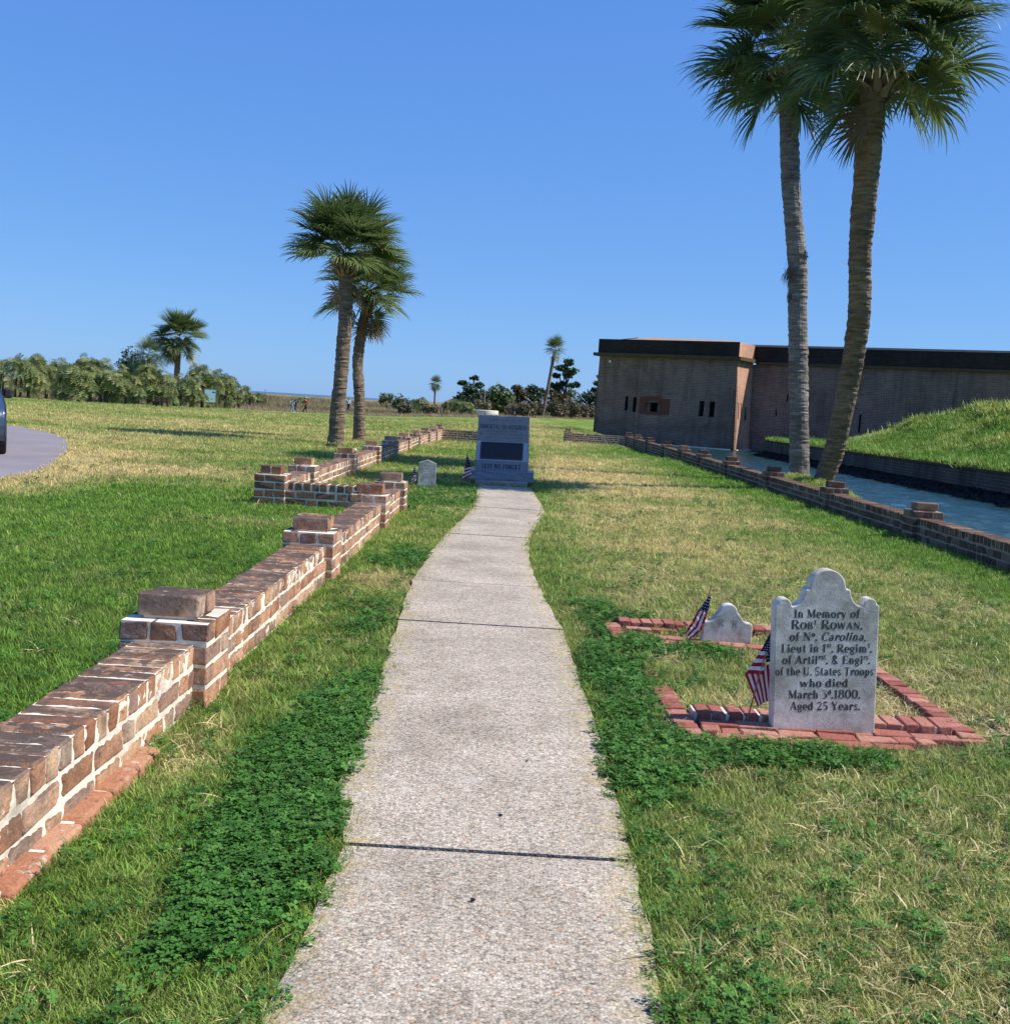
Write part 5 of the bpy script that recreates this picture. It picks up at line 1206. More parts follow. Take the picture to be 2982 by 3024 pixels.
leafy_tree('dark evergreen against the left corner of the fort', 1745, 1212, 1156, 60, [(-.2, .8, .3, .18), (.2, .75, .3, .2), (0, .4, .5, .3)], M_LEAFD, 240, 212, leaf=.55, dens=1.5)
leafy_tree('pine mostly hidden behind the left corner of the fort', 1778, 1212, 1098, 100, [(-.25, .6, .12, .06), (-.18, .75, .12, .05), (0, .9, .2, .08), (-.2, .48, .1, .05), (.1, .5, .2, .1)], M_LEAFD, 250, 213, leaf=.55, dens=1.5, name='pine_tree')
def bare_tree(label, px, base_px, top_px, Y, seed):
    r = random.Random(seed); d = ray(px, base_px); x0 = d[0]*Y/d[1]; z0 = float(gz(x0, Y))-.3; H_ = (base_px-top_px)/FPX*Y
    t = thing('dead_tree', label, 'dead tree', (x0, Y, z0), 0, 'bare trees in the far row'); mb = MB()
    mb.tube([(0, 0, 0), (.2, 0, H_*.5), (.1, 0, H_)], [.14, .09, .02], 6)
    for k in range(7):
        z = H_*r.uniform(.35, .9); s = r.choice((-1, 1)); l = H_*r.uniform(.15, .35); mb.tube([(.15, 0, z), (.15+s*l*.5, 0, z+l*.5), (.15+s*l*.7, 0, z+l)], [.05, .035, .01], 5)
    mb.build('trunk', M_DEADW, t)
bare_tree('bare twisted dead tree right of the lone round palm', 1302, 1195, 1164, 225, 1); bare_tree('forked dead tree top between the cedar and the round tree', 1427, 1200, 1110, 228, 2)
bare_tree('thin bare tree above the ragged cedar', 1520, 1200, 1124, 245, 3)
# brown scrub masses
def scrub(px, w_px, top_px, base_px, seed, label, Y, mat=None):
    leafy_tree(label, px, base_px, top_px, w_px, [(random.Random(seed+k).uniform(-.4, .4), random.Random(seed+k+9).uniform(.3, .62), .2, .38) for k in range(5)], mat or M_LEAFT, Y, seed, trunk=False, leaf=.4, dens=2.0, name='scrub_bush', cat='bush', group='brown scrub behind the lawn')
for k, (px, w_, tp, bp, Yd, lb) in enumerate([(1196, 36, 1183, 1214, 176, 'round grey brown bush at the lawn edge below the thin marsh tree'), (1268, 50, 1196, 1216, 178, 'low brown scrub below the rounded palmetto'),
        (1432, 70, 1182, 1216, 205, 'brown scrub left of the monument top'), (1490, 60, 1184, 1222, 208, 'brown scrub clump over the left of the monument'), (1545, 70, 1182, 1228, 205, 'brown scrub clump left of the leaning palm'),
        (1650, 60, 1178, 1230, 215, 'tan scrub clump right of the leaning palm'), (1690, 60, 1176, 1232, 217, 'tan scrub clump below the half bare tree'), (1735, 60, 1180, 1234, 219, 'tan scrub clump touching the corner of the fort'), (1590, 50, 1186, 1228, 214, 'grey scrub right behind the leaning palm trunk')]):
    scrub(px, w_, tp, bp, 300+k*20, lb, Yd)
print('trees done')

# ================================================================== sign, bench, platform, markers
sp_ = far_base(620, 1205); Ys = sp_[1]; kk = Ys/FPX
M_WOOD = simple('brown_post_wood', (.16, .11, .07), .85, .2, noise=.3, nscale=6)
b = NB('map_print'); g_ = b.tc('Generated')
n = b.noise(3.2, 4, .6, g_); zc = b.sep(g_, 2)
c = b.ramp(b.math('ADD', n, b.math('MULTIPLY', b.math('SUBTRACT', zc, .45), -.35)), [(.40, (.38, .58, .72)), (.50, (.42, .62, .70)), (.53, (.36, .52, .30)), (.62, (.50, .60, .34)), (.66, (.40, .60, .72))])
b.pbr(c, .4, .4); M_MAP = b.mat
sg = thing('map_sign', 'blue park map on a framed panel with two posts beside the bench palm', 'sign', (sp_[0], sp_[1], sp_[2]+.1), R_(12))
Wd, Hh = 36*kk, 53*kk
for sx in (-1, 1):
    mb = MB(); mb.box(sx*Wd/2-.06, sx*Wd/2+.06, -.06, .06, -.1, Hh+.12); mb.build('post', M_WOOD, sg)
mb = MB(); mb.box(-Wd/2+.06, Wd/2-.06, -.03, .03, Hh*.28, Hh); pn = mb.build('panel', M_MAP, sg)
mb = MB(); mb.box(-Wd/2+.06, Wd/2-.06, -.05, .05, Hh, Hh+.09); mb.box(-Wd/2+.06, Wd/2-.06, -.05, .05, Hh*.28-.09, Hh*.28); mb.build('frame', M_WOOD, sg)
M_INK = simple('dark_print', (.03, .05, .08), .6)
mb = MB()   # small fort emblem and inset on the map
mb.box(Wd*.12, Wd*.38, -.036, -.031, Hh*.80, Hh*.85); mb.box(Wd*.2, Wd*.25, -.036, -.031, Hh*.85, Hh*.93); mb.box(Wd*.05, Wd*.15, -.036, -.031, Hh*.42, Hh*.45); mb.build('print', M_INK, pn)
bp_ = far_base(478, 1201); kb = bp_[1]/FPX
bn = thing('park_bench', 'dark wooden bench seen from behind beside the left palm', 'bench', (bp_[0], bp_[1], bp_[2]), R_(4))
BW = 38*kb; M_BW = simple('bench_wood', (.07, .045, .035), .8, .2)
for j in range(3): mb = MB(); mb.box(-BW/2, BW/2, -.32, -.27, .48+j*.15, .60+j*.15); mb.build('backrest_slat', M_BW, bn)
for j in range(3): mb = MB(); mb.box(-BW/2, BW/2, -.24+j*.16, -.11+j*.16, .43, .47); mb.build('seat_slat', M_BW, bn)
for sx in (-.42, .0, .42):
    mb = MB(); mb.box(BW*sx-.05, BW*sx+.05, -.27, -.18, 0, .95); mb.build('leg', M_BW, bn)
    mb = MB(); mb.box(BW*sx-.05, BW*sx+.05, .12, .2, 0, .43); mb.build('leg', M_BW, bn)
pf = far_base(1434, 1227); PD = float(pf[1]); kf = PD/FPX
zt = EYE+ray(1434, 1211)[2]*PD/ray(1434, 1211)[1]; zb = float(pf[2])
mb = MB(); R0 = 37*kf
mb.tube([(0, 0, -.3), (0, 0, zt-zb-.06), (0, 0, zt-zb)], [R0, R0, R0*.97], 40); me = mb.mesh('gun_platform', M_PLATF)
tag(link('gun_platform', me, None, (pf[0], PD, zb)), 'low round pale concrete platform just above the monument top', 'platform')
q = far_base(1520, 1212, dist=172)
sg2 = thing('marker_sign', 'small dark notice with a white figure in the scrub right of the monument', 'sign', (q[0], 172, q[2]))
k2 = 172/FPX*1.15; mb = MB(); mb.box(-.06, .06, -.05, .05, -.3, 18*k2); mb.build('post', M_WOOD, sg2)
mb = MB(); mb.box(-4.2*k2, 4.2*k2, -.09, -.051, 9*k2, 22*k2); mb.build('panel', simple('sign_black', (.02, .018, .018)), sg2)
mb = MB(); mb.box(-.8*k2, .8*k2, -.11, -.092, 11.5*k2, 17*k2); mb.box(-1.5*k2, 1.5*k2, -.11, -.092, 11*k2, 12.5*k2); mb.tube([(0, -.11, 18.2*k2), (0, -.092, 18.2*k2)], .9*k2, 10); mb.build('print', M_WHITE, sg2)
q = far_base(783, 1172, dist=180); mb = MB(); k2 = 180/FPX
mp_ = thing('marker_post', 'thin pale marker post right of the small round palmetto', 'post', (q[0], 180, float(gz(q[0], 180))-.35))
zz_ = EYE+ray(783, 1150)[2]*180/ray(783, 1150)[1]-(float(gz(q[0], 180))-.35)
mb.tube([(0, 0, 0), (0, 0, zz_)], .05, 8); mb.build('post', M_WOOD, mp_); mb = MB(); mb.box(-.09, .09, -.07, -.052, zz_-.45, zz_+.03); mb.build('plate', M_WHITE, mp_)
# small clods on the lawn
for k, (px, py) in enumerate([(978, 1321), (1035, 1336)]):
    pt = at_y(px, py, 30); dd_ = ray(px, py); t_ = -EYE/dd_[2]; x_, y__ = dd_[0]*t_, dd_[1]*t_
    mb = MB(); me = worn(.34, .22, .14, k, simple('dark_clod', (.03, .022, .016)) if k == 0 else M_PLATF, .04)
    tag(link('stone', me, None, (x_, y__, .05)), ['small dark clod on the grass in front of the stout palm', 'pale broken stone lying behind the long sunlit wall'][k], 'stone')

# ================================================================== people
def skin(name, verts, edges, radii, mat, parent, sub=1):
    me = bpy.data.meshes.new(name); me.from_pydata([Vector(v) for v in verts], edges, []); me.update(); me.materials.append(mat)
    o = link(name, me, parent); o.modifiers.new('skin', 'SKIN')
    for i, r in enumerate(radii):
        sv = me.skin_vertices[0].data[i]; sv.radius = (r if isinstance(r, tuple) else (r, r)); sv.use_root = (i == 0)
    o.modifiers.new('sub', 'SUBSURF').levels = sub; o.modifiers['sub'].render_levels = sub; return o
M_SKIN = simple('skin', (.36, .21, .15), .6, .3)
def person(label, px, py, H_px, heading, shirt, trouser, hair, hat=None, stride=.35, bag=None, phase=1):
    bpt = far_base(px, py); k = bpt[1]/FPX; Hh = H_px*k; S = Hh/1.75
    t = thing('person', label, 'person', bpt, heading, 'people walking at the far edge of the lawn'); t.scale = (S, S, S)
    s = stride*phase
    V0 = [(0, 0, .95), (0, .0, 1.12), (0, .01, 1.32), (0, .02, 1.47), (0, .04, 1.55), (0, .05, 1.64), (0, .05, 1.73),
          (.10, 0, .9), (.11, s*.45, .5), (.11, s*.75-.05, .08), (.11, s*.75+.12, .03), (-.10, 0, .9), (-.11, -s*.3, .5), (-.11, -s*.95, .12), (-.11, -s*.95+.14, .04),
          (.19, 0, 1.42), (.24, -s*.3, 1.15), (.23, -s*.2+.1, .9), (.23, -s*.2+.15, .82), (-.19, 0, 1.42), (-.24, s*.3, 1.15), (-.23, s*.5+.06, .9), (-.23, s*.5+.12, .82)]
    E0 = [(0, 1), (1, 2), (2, 3), (3, 4), (4, 5), (5, 6), (0, 7), (7, 8), (8, 9), (9, 10), (0, 11), (11, 12), (12, 13), (13, 14), (3, 15), (15, 16), (16, 17), (17, 18), (3, 19), (19, 20), (20, 21), (21, 22)]
    R0_ = [(.13, .10), (.12, .09), (.15, .10), (.12, .08), .055, (.085, .1), (.06, .07), .09, .06, .045, .035, .09, .06, .045, .035, .06, .045, .035, .03, .06, .045, .035, .03]
    skin('body', V0, E0, R0_, M_SKIN, t)
    ms_ = simple('shirt', shirt, .85, .1); mt_ = simple('trousers', trouser, .85, .1); mh = simple('hair', hair, .8, .2)
    skin('shirt', [(0, 0, .9), V0[1], V0[2], (0, .015, 1.45), V0[15], V0[16], (.235, -s*.22+.05, 1.0), V0[19], V0[20], (-.235, s*.4+.03, 1.0)], [(0, 1), (1, 2), (2, 3), (3, 4), (4, 5), (5, 6), (3, 7), (7, 8), (8, 9)],
         [(.16, .13), (.15, .12), (.18, .13), (.13, .10), .08, .06, .05, .08, .06, .05], ms_, t)
    skin('trousers', [(0, 0, .97), V0[7], V0[8], V0[9], V0[11], V0[12], V0[13]], [(0, 1), (1, 2), (2, 3), (0, 4), (4, 5), (5, 6)], [(.14, .11), .11, .08, .065, .11, .08, .065], mt_, t)
    skin('hair', [(0, .02, 1.66), (0, .02, 1.76), (0, -.03, 1.6)], [(0, 1), (0, 2)], [(.10, .10), (.07, .08), (.08, .05)], mh, t)
    for a in (9, 13): 
        p = V0[a]; mb = MB(); mb.tube([(p[0], p[1]-.05, p[2]-.05), (p[0], p[1]+.2, p[2]-.06)], [.05, .04], 7); mb.build('shoe', simple('shoe', hat['shoe'] if hat and 'shoe' in hat else (.04, .04, .04)), t)
    if hat and 'cap' in hat: mb = MB(); mb.tube([(0, .05, 1.70), (0, .05, 1.76), (0, .05, 1.80)], [.115, .105, .04], 10); mb.tube([(0, .1, 1.72), (0, .22, 1.70)], [.06, .05], 8); mb.build('cap', simple('cap', hat['cap']), t)
    if bag: 
        mb = MB(); mb.box(-.12, .12, -.28, -.12, 1.05, 1.4) if bag[0] == 'back' else mb.box(-.34, -.24, s*.4-.08, s*.4+.16, .42, .8); me = mb.mesh('bag', simple('bag_cloth', bag[1], .8)); bevel_mesh(me, .03, 2); link('bag', me, t)
person('walking woman in grey top and pale jeans, leftmost of the far walkers', 862, 1217, 39, R_(-75), (.13, .16, .20), (.22, .32, .50), (.015, .012, .01), {'shoe': (.7, .7, .7)}, .38, ('back', (.7, .72, .78)))
person('walker in navy shirt with lilac backpack beside the woman with the white bag', 872, 1216.5, 37, R_(-60), (.03, .035, .12), (.045, .05, .10), (.03, .025, .02), None, .25, ('back', (.45, .45, .78)), -1)
person('man in dark red jacket, black trousers and pale cap walking alone', 901, 1218, 44, R_(-110), (.20, .028, .02), (.02, .018, .02), (.3, .28, .25), {'cap': (.6, .56, .5)}, .42, None)
person('man in light blue shirt and dark trousers walking between the middle palm trunks', 1028, 1215, 40, R_(-150), (.42, .55, .72), (.02, .022, .03), (.10, .06, .04), None, .3, ('side', (.25, .35, .5)))

# ================================================================== car at the left frame edge
M_CARP = simple('slate_blue_car_paint', (.05, .075, .12), .25, .5, .4, coat=.8); M_TRIM = simple('black_trim', (.02, .02, .022), .6); M_TYRE = simple('tyre_rubber', (.035, .035, .036), .85, .2, noise=.3, nscale=40)
M_RIM = simple('alloy_rim', (.45, .46, .48), .3, .5, .9); M_GLASS = simple('car_glass', (.02, .025, .03), .05, .6); M_MIR = simple('mirror_glass', (.7, .75, .8), .04, .8, 1.0); M_LAMP = simple('red_lamp_lens', (.35, .02, .015), .3, .5)
car = thing('parked_car', 'dark slate blue sport utility car cut by the left frame edge on the road', 'car', (-11.70, 23.32, .022), R_(206))
# body profile (y along car, z up), lofted across its width
PR = [(-2.3, .42), (-2.34, .75), (-2.30, 1.02), (-2.12, 1.16), (-1.95, 1.68), (-1.5, 1.76), (.2, 1.77), (.65, 1.66), (1.35, 1.12), (2.15, .98), (2.36, .78), (2.38, .45)]
def arch_pts(yc, r, n=9): return [(yc+r*math.cos(R_(a)), .36+r*math.sin(R_(a))) for a in [180*i/n for i in range(n+1)]]
low = [(2.3, .30)]+[(y, z) for y, z in arch_pts(1.42, .42) if z >= .30]+[(.6, .28), (-.6, .28)]+[(y, z) for y, z in arch_pts(-1.42, .42) if z >= .30]+[(-2.2, .30)]
out = PR+low
xs_ = [-.96, -.95, -.90, -.72, .72, .90, .95, .96]
def inset(y, z, f):
    k = max(0, (z-1.05))/.72
    return y*(1-.02*f), z-(.04*f if z > 1.6 else 0)
mb = MB(); vs = []; n = len(out)
secs = [(-.90, .30, 0), (-.955, .10, 0), (-.90, 0, 1), (0, 0, 1), (.90, 0, 1), (.955, .10, 0), (.90, .30, 0)]
sec_x = [-.93, -.955, -.90, -.45, 0, .45, .90, .955, .93]
for sx in sec_x:
    for (y, z) in out:
        w = 1-.24*max(0, min(1, (z-1.02)/.72))*(1 if abs(sx) > .3 else 0); crown = -.05*(abs(sx)/.955)**2 if z > 1.5 else 0
        vs.append((sx*w, y*(1-.09*(abs(sx)/.955)**6), z+crown))
fs = [tuple(range(n)), tuple(range((len(sec_x)-1)*n+n-1, (len(sec_x)-1)*n-1, -1))]
for a in range(len(sec_x)-1):
    for i in range(n): fs.append((a*n+i, (a+1)*n+i, (a+1)*n+(i+1) % n, a*n+(i+1) % n))
mb.add(vs, fs); me = mb.mesh('body', M_CARP, True); fix_normals(me)
body = link('body', me, car)
def side_quad(name, pts, sx, mat, off=.004):
    mb = MB(); P = []
    for (y, z) in pts:
        w = 1-.24*max(0, min(1, (z-1.02)/.72)); P.append((sx*(.93*w+.004+off+.02), y, z))
    Q_ = [(x-sx*.02, y, z) for x, y, z in P]; m = len(P); mb.add(P+Q_, [tuple(range(m)), tuple(range(2*m-1, m-1, -1))]+[(i, (i+1) % m, m+(i+1) % m, m+i) for i in range(m)]); me = mb.mesh(name, mat); fix_normals(me); return link(name, me, car)
for sx in (-1, 1):
    side_quad('side_window', [(-1.75, 1.14), (-.75, 1.14), (-.75, 1.60), (-1.55, 1.60)], sx, M_GLASS); side_quad('side_window', [(-.68, 1.14), (.15, 1.14), (.15, 1.60), (-.68, 1.60)], sx, M_GLASS); side_quad('side_window', [(.22, 1.14), (1.1, 1.14), (.62, 1.56), (.22, 1.60)], sx, M_GLASS)
    for wy in (-1.42, 1.42):
        wh = MB(); cx = sx*.86
        prf = [(-.11, .24), (-.115, .34), (-.09, .362), (0, .367), (.09, .362), (.115, .34), (.11, .24)]
        N_ = 28; vv = []
        for k in range(N_):
            a = 2*math.pi*k/N_
            for (dx, rr) in prf:
                r2 = rr+(.004 if k % 2 else 0)*(rr > .355); vv.append((cx+dx, wy+r2*math.cos(a), .365+r2*math.sin(a)))
        m = len(prf); wh.add(vv, [(k*m+i, k*m+i+1, ((k+1) % N_)*m+i+1, ((k+1) % N_)*m+i) for k in range(N_) for i in range(m-1)]); wo = wh.build('tyre', M_TYRE, car)
        rm = MB(); rm.tube([(cx-.10, wy, .365), (cx+.10, wy, .365)], .075, 12); 
        for k in range(5):
            a = 2*math.pi*k/5; rm.tube([(cx+sx*.08, wy, .365), (cx+sx*.07, wy+.24*math.cos(a), .365+.24*math.sin(a))], [.035, .028], 6)
        rm.build('rim', M_RIM, wo)
        am = MB(); ap = arch_pts(wy, .43, 12); am.tube([(sx*.945, y, z) for y, z in ap], .022, 6); am.build('wheel_arch', M_TRIM, car)
    mm = MB(); mm.box(sx*.93 if sx > 0 else -1.09, 1.09 if sx > 0 else -.93, .72, .86, 1.12, 1.32); me = mm.mesh('mirror', M_TRIM); bevel_mesh(me, .04, 3); mo_ = link('mirror', me, car)
    mm = MB(); a_, c_ = (.95, 1.06) if sx > 0 else (-1.06, -.95); mm.box(a_, c_, .708, .722, 1.135, 1.27); mm.build('mirror_glass', M_MIR, mo_)
    mm = MB(); mm.tube([(sx*.85, .85, 1.12), (sx*1.0, .82, 1.16)], .03, 6); mm.build('mirror_arm', M_TRIM, mo_)
    mm = MB(); mm.box(min(sx*.72, sx*.93), max(sx*.72, sx*.93), -2.335, -2.2, .92, 1.15); me = mm.mesh('tail_lamp', M_LAMP); bevel_mesh(me, .02); link('tail_lamp', me, car)
mm = MB(); mm.add([(-.66, -2.09, 1.2), (.66, -2.09, 1.2), (.58, -1.965, 1.6), (-.58, -1.965, 1.6), (-.66, -2.16, 1.2), (.66, -2.16, 1.2), (.58, -2.0, 1.62), (-.58, -2.0, 1.62)], [(0, 1, 2, 3), (7, 6, 5, 4), (0, 4, 5, 1), (1, 5, 6, 2), (2, 6, 7, 3), (3, 7, 4, 0)]); me = mm.mesh('rear_window', M_GLASS); fix_normals(me); link('rear_window', me, car)
for sx in (-1, 1):
    mm = MB(); mm.box(min(sx*.45, sx*.80), max(sx*.45, sx*.80), 2.15, 2.345, .74, .90); me = mm.mesh('headlamp', M_MIR); bevel_mesh(me, .03); link('headlamp', me, car)
mm = MB(); mm.box(-.42, .42, 2.2, 2.385, .62, .84); me = mm.mesh('grille', M_TRIM); bevel_mesh(me, .02); link('grille', me, car)
mm = MB(); mm.box(-.80, .80, 2.2, 2.43, .36, .56); me = mm.mesh('bumper', M_TRIM); bevel_mesh(me, .05, 2); link('bumper', me, car)
mm = MB(); mm.add([(-.68, 1.30, 1.17), (.68, 1.30, 1.17), (.58, .72, 1.61), (-.58, .72, 1.61), (-.68, 1.22, 1.14), (.68, 1.22, 1.14), (.58, .66, 1.58), (-.58, .66, 1.58)], [(3, 2, 1, 0), (4, 5, 6, 7), (0, 1, 5, 4), (1, 2, 6, 5), (2, 3, 7, 6), (3, 0, 4, 7)]); me = mm.mesh('windscreen', M_GLASS); fix_normals(me); link('windscreen', me, car)
mm = MB(); mm.box(-.88, .88, -2.40, -2.25, .38, .62); me = mm.mesh('bumper', M_TRIM); bevel_mesh(me, .05, 2); link('bumper', me, car)

# ================================================================== grass (geometry nodes instances of small tufts)
hid = bpy.data.collections.new('tuft_sources')
def blade_tuft(seed, n, hmin, hmax, spread, w, lean=.5, mat=None, steps=3, flat=0):
    r = random.Random(seed); mb = MB()
    for k in range(n):
        a = r.uniform(0, 6.283); rr = spread*math.sqrt(r.random()); p = Vector((math.cos(a)*rr, math.sin(a)*rr, -.006)); h = r.uniform(hmin, hmax)
        az = r.uniform(0, 6.283); ln = r.uniform(.15, lean); d = Vector((math.cos(az)*ln, math.sin(az)*ln, 1-flat)).normalized(); sd_ = Vector((-math.sin(az), math.cos(az), 0)); ww = w*r.uniform(.6, 1.2)
        vs = []
        for j in range(steps+1):
            t = j/steps; wd = ww*(1-t**1.8)
            if j < steps: vs += [p-sd_*wd/2, p+sd_*wd/2]
            else: vs.append(p)
            p = p+d*h/steps; d = (d+Vector((math.cos(az)*.32, math.sin(az)*.32, -.25*t-.06-flat*.2))).normalized()
        fs = [(2*j, 2*j+1, 2*j+3, 2*j+2) for j in range(steps-1)]+[(2*steps-2, 2*steps-1, 2*steps)]
        mb.add(vs, fs)
    return mb.mesh('tuft', mat)
def clover_tuft(seed, n, mat):
    r = random.Random(seed); mb = MB()
    for k in range(n):
        a = r.uniform(0, 6.283); rr = .05*math.sqrt(r.random()); c = Vector((math.cos(a)*rr, math.sin(a)*rr, r.uniform(.018, .05))); s = r.uniform(.006, .0105)
        tl_ = Vector((r.gauss(0, .35), r.gauss(0, .35), 1)).normalized(); u = tl_.cross(Vector((1, 0, 0))).normalized(); v = tl_.cross(u); a0 = r.uniform(0, 6.28)
        for q in range(3):
            an = a0+q*2.094; d = u*math.cos(an)+v*math.sin(an); e = tl_.cross(d)
            mb.add([c, c+d*s*.75-e*s*.62+tl_*s*.15, c+d*s*1.45-e*s*.35, c+d*s*1.3, c+d*s*1.45+e*s*.35, c+d*s*.75+e*s*.62+tl_*s*.15], [(0, 1, 2, 3), (0, 3, 4, 5)])
        b_ = Vector((c.x*.6, c.y*.6, -.005)); mb.add([b_, b_+Vector((.0015, 0, 0)), c], [(0, 1, 2)])
    return mb.mesh('tuft', mat)
def src(name, meshes):
    c = bpy.data.collections.new(name)
    for i, m in enumerate(meshes): o = bpy.data.objects.new(f'{name}_{i:02d}', m); c.objects.link(o)
    return c
def scatter(name, label, cat, pts, rot, scl, dry, vary, coll, npick, tilt=.15):
    n = len(pts)
    me = bpy.data.meshes.new(name); me.vertices.add(n); me.vertices.foreach_set('co', np.asarray(pts, np.float32).ravel())
    rr = np.zeros((n, 3), np.float32); rr[:, 0] = nr.normal(0, tilt, n); rr[:, 1] = nr.normal(0, tilt, n); rr[:, 2] = rot
    a = me.attributes.new('rot', 'FLOAT_VECTOR', 'POINT'); a.data.foreach_set('vector', rr.ravel())
    for nm, ar in (('scl', scl), ('dry', dry), ('vary', vary)):
        a = me.attributes.new(nm, 'FLOAT', 'POINT'); a.data.foreach_set('value', np.asarray(ar, np.float32))
    a = me.attributes.new('pick', 'INT', 'POINT'); a.data.foreach_set('value', nr.randint(0, npick, n).astype(np.int32))
    o = link(name, me); tag(o, label, cat, kind='stuff')
    ng = bpy.data.node_groups.new(name, 'GeometryNodeTree'); ng.interface.new_socket('Geometry', in_out='INPUT', socket_type='NodeSocketGeometry'); ng.interface.new_socket('Geometry', in_out='OUTPUT', socket_type='NodeSocketGeometry')
    N = ng.nodes; gi = N.new('NodeGroupInput'); go = N.new('NodeGroupOutput'); ip = N.new('GeometryNodeInstanceOnPoints'); ci = N.new('GeometryNodeCollectionInfo')
    ci.inputs['Collection'].default_value = coll; ci.inputs['Separate Children'].default_value = True; ci.inputs['Reset Children'].default_value = True
    def na(nm, typ):
        x = N.new('GeometryNodeInputNamedAttribute'); x.data_type = typ; x.inputs['Name'].default_value = nm; return x.outputs['Attribute']
    Lk = ng.links.new
    Lk(gi.outputs[0], ip.inputs['Points']); Lk(ci.outputs[0], ip.inputs['Instance']); ip.inputs['Pick Instance'].default_value = True
    Lk(na('pick', 'INT'), ip.inputs['Instance Index']); Lk(na('scl', 'FLOAT'), ip.inputs['Scale'])
    er = N.new('FunctionNodeEulerToRotation'); Lk(na('rot', 'FLOAT_VECTOR'), er.inputs[0]); Lk(er.outputs[0], ip.inputs['Rotation'])
    Lk(ip.outputs[0], go.inputs[0]); md = o.modifiers.new('scatter', 'NODES'); md.node_group = ng; return o
C_SHORT = src('short_grass', [blade_tuft(k, 11, .022, .058, .045, .0042, .8, M_GRASS) for k in range(6)])
C_LONG = src('long_grass', [blade_tuft(20+k, 10, .05, .105, .03, .0052, .7, M_GRASS, 4) for k in range(4)])
C_MID = src('middle_grass', [blade_tuft(30+k, 13, .03, .065, .09, .009, .8, M_GRASS, 2) for k in range(5)])
C_CLO = src('clover', [clover_tuft(40+k, 16, M_CLOVER) for k in range(5)])
C_STRAW = src('straw', [blade_tuft(50+k, 7, .04, .12, .05, .0042, 1.6, M_STRAW, 4, .75) for k in range(5)])
C_WEED = src('weed', [blade_tuft(60+k, 16, .08, .2, .16, .022, 1.0, M_WEED, 2) for k in range(4)])
C_REED = src('reed', [blade_tuft(70+k, 22, .5, 1.1, .5, .05, .35, M_REED, 2) for k in range(4)])
# bare-ground masks
def blocked(x, y, pad=0.0):
    a, c = pathx(y); m = (x > a-.0+pad*0+.015) & (x < c-.015) & (y < 22)
    m |= (x > -1.82) & (x < -1.49) & (y < 16.05); m |= (x > -1.82) & (x < -1.405) & (y < 4.42)
    m |= (x > -3.62) & (x < -1.5) & (y > 15.70) & (y < 16.08); m |= (x > -3.53) & (x < -3.19) & (y > 15.6) & (y < 53)
    m |= (x > 5.88+(y-8)*.01) & (x < 6.3+(y-8)*.01) & (y < 62.5); m |= (x > .94) & (x < 1.06) & (y > 5.42) & (y < 6.37); m |= (x > 1.02) & (x < 2.44) & (y > 5.40) & (y < 5.885)
    m |= (x > 2.42) & (x < 2.56) & (y > 5.60) & (y < 7.2); m |= (x > .80) & (x < 2.18) & (y > 8.15) & (y < 8.33); m |= (x > 1.1) & (x < 1.84) & (y > 7.6) & (y < 7.86)
    m |= (x > .92) & (x < 1.32) & (y > 8.0) & (y < 8.12); m |= (x > .8) & (x < .92) & (y > 7.7) & (y < 8.2)
    m |= (x > -.8) & (x < .56) & (y > 22.1) & (y < 23.3)
    m |= (x < road_r(y)-.03) & (y > 12) & (y < 40); m |= (x > 6.22) & (gz(x, y) < -.05)
    return m
def wedge(n, r0, r1, power, a0=-.62, a1=.62):
    u = nr.rand(n)
    if power == 2: r = np.sqrt(r0**2+u*(r1**2-r0**2))
    else: r = r0*(r1/r0)**u          # density ~ 1/r^2
    a = nr.uniform(a0, a1, n); return r*np.sin(a), r*np.cos(a), r
def region(n1, n2, rr=4.2, far=34): 
    x1, y1, r1 = wedge(n1, 1.6, rr, 2); x2, y2, r2 = wedge(n2, rr, far, 0); return np.concatenate([x1, x2]), np.concatenate([y1, y2]), np.concatenate([r1, r2])
# fine short grass
x, y, r = region(36000, 70000, 4.2, 16)
cl = clover_f(x, y); dr = dry_f(x, y); so_ = soil_f(x, y)
k = ~blocked(x, y) & (nr.rand(len(x)) > cl*.55) & (nr.rand(len(x)) > so_*.93) & (nr.rand(len(x)) > np.clip(dr-.5, 0, 1)*.9)
x, y, r, dr, cl = [q[k] for q in (x, y, r, dr, cl)]
n = len(x); dd = np.clip(dr*1.05-.14+nr.normal(0, .24, n)*(.25+dr), 0, 1)
sc = (.75+.5*nr.rand(n))*(1+.035*(r-4).clip(0))*(.75+.6*fbm(x*1.4, y*1.4, 51))
scatter('lawn_grass', 'short mown green and yellowing grass blades of the near lawn', 'grass', np.stack([x, y, gz(x, y)], 1), nr.uniform(0, 6.28, n), sc, dd, nr.rand(n), C_SHORT, 6)
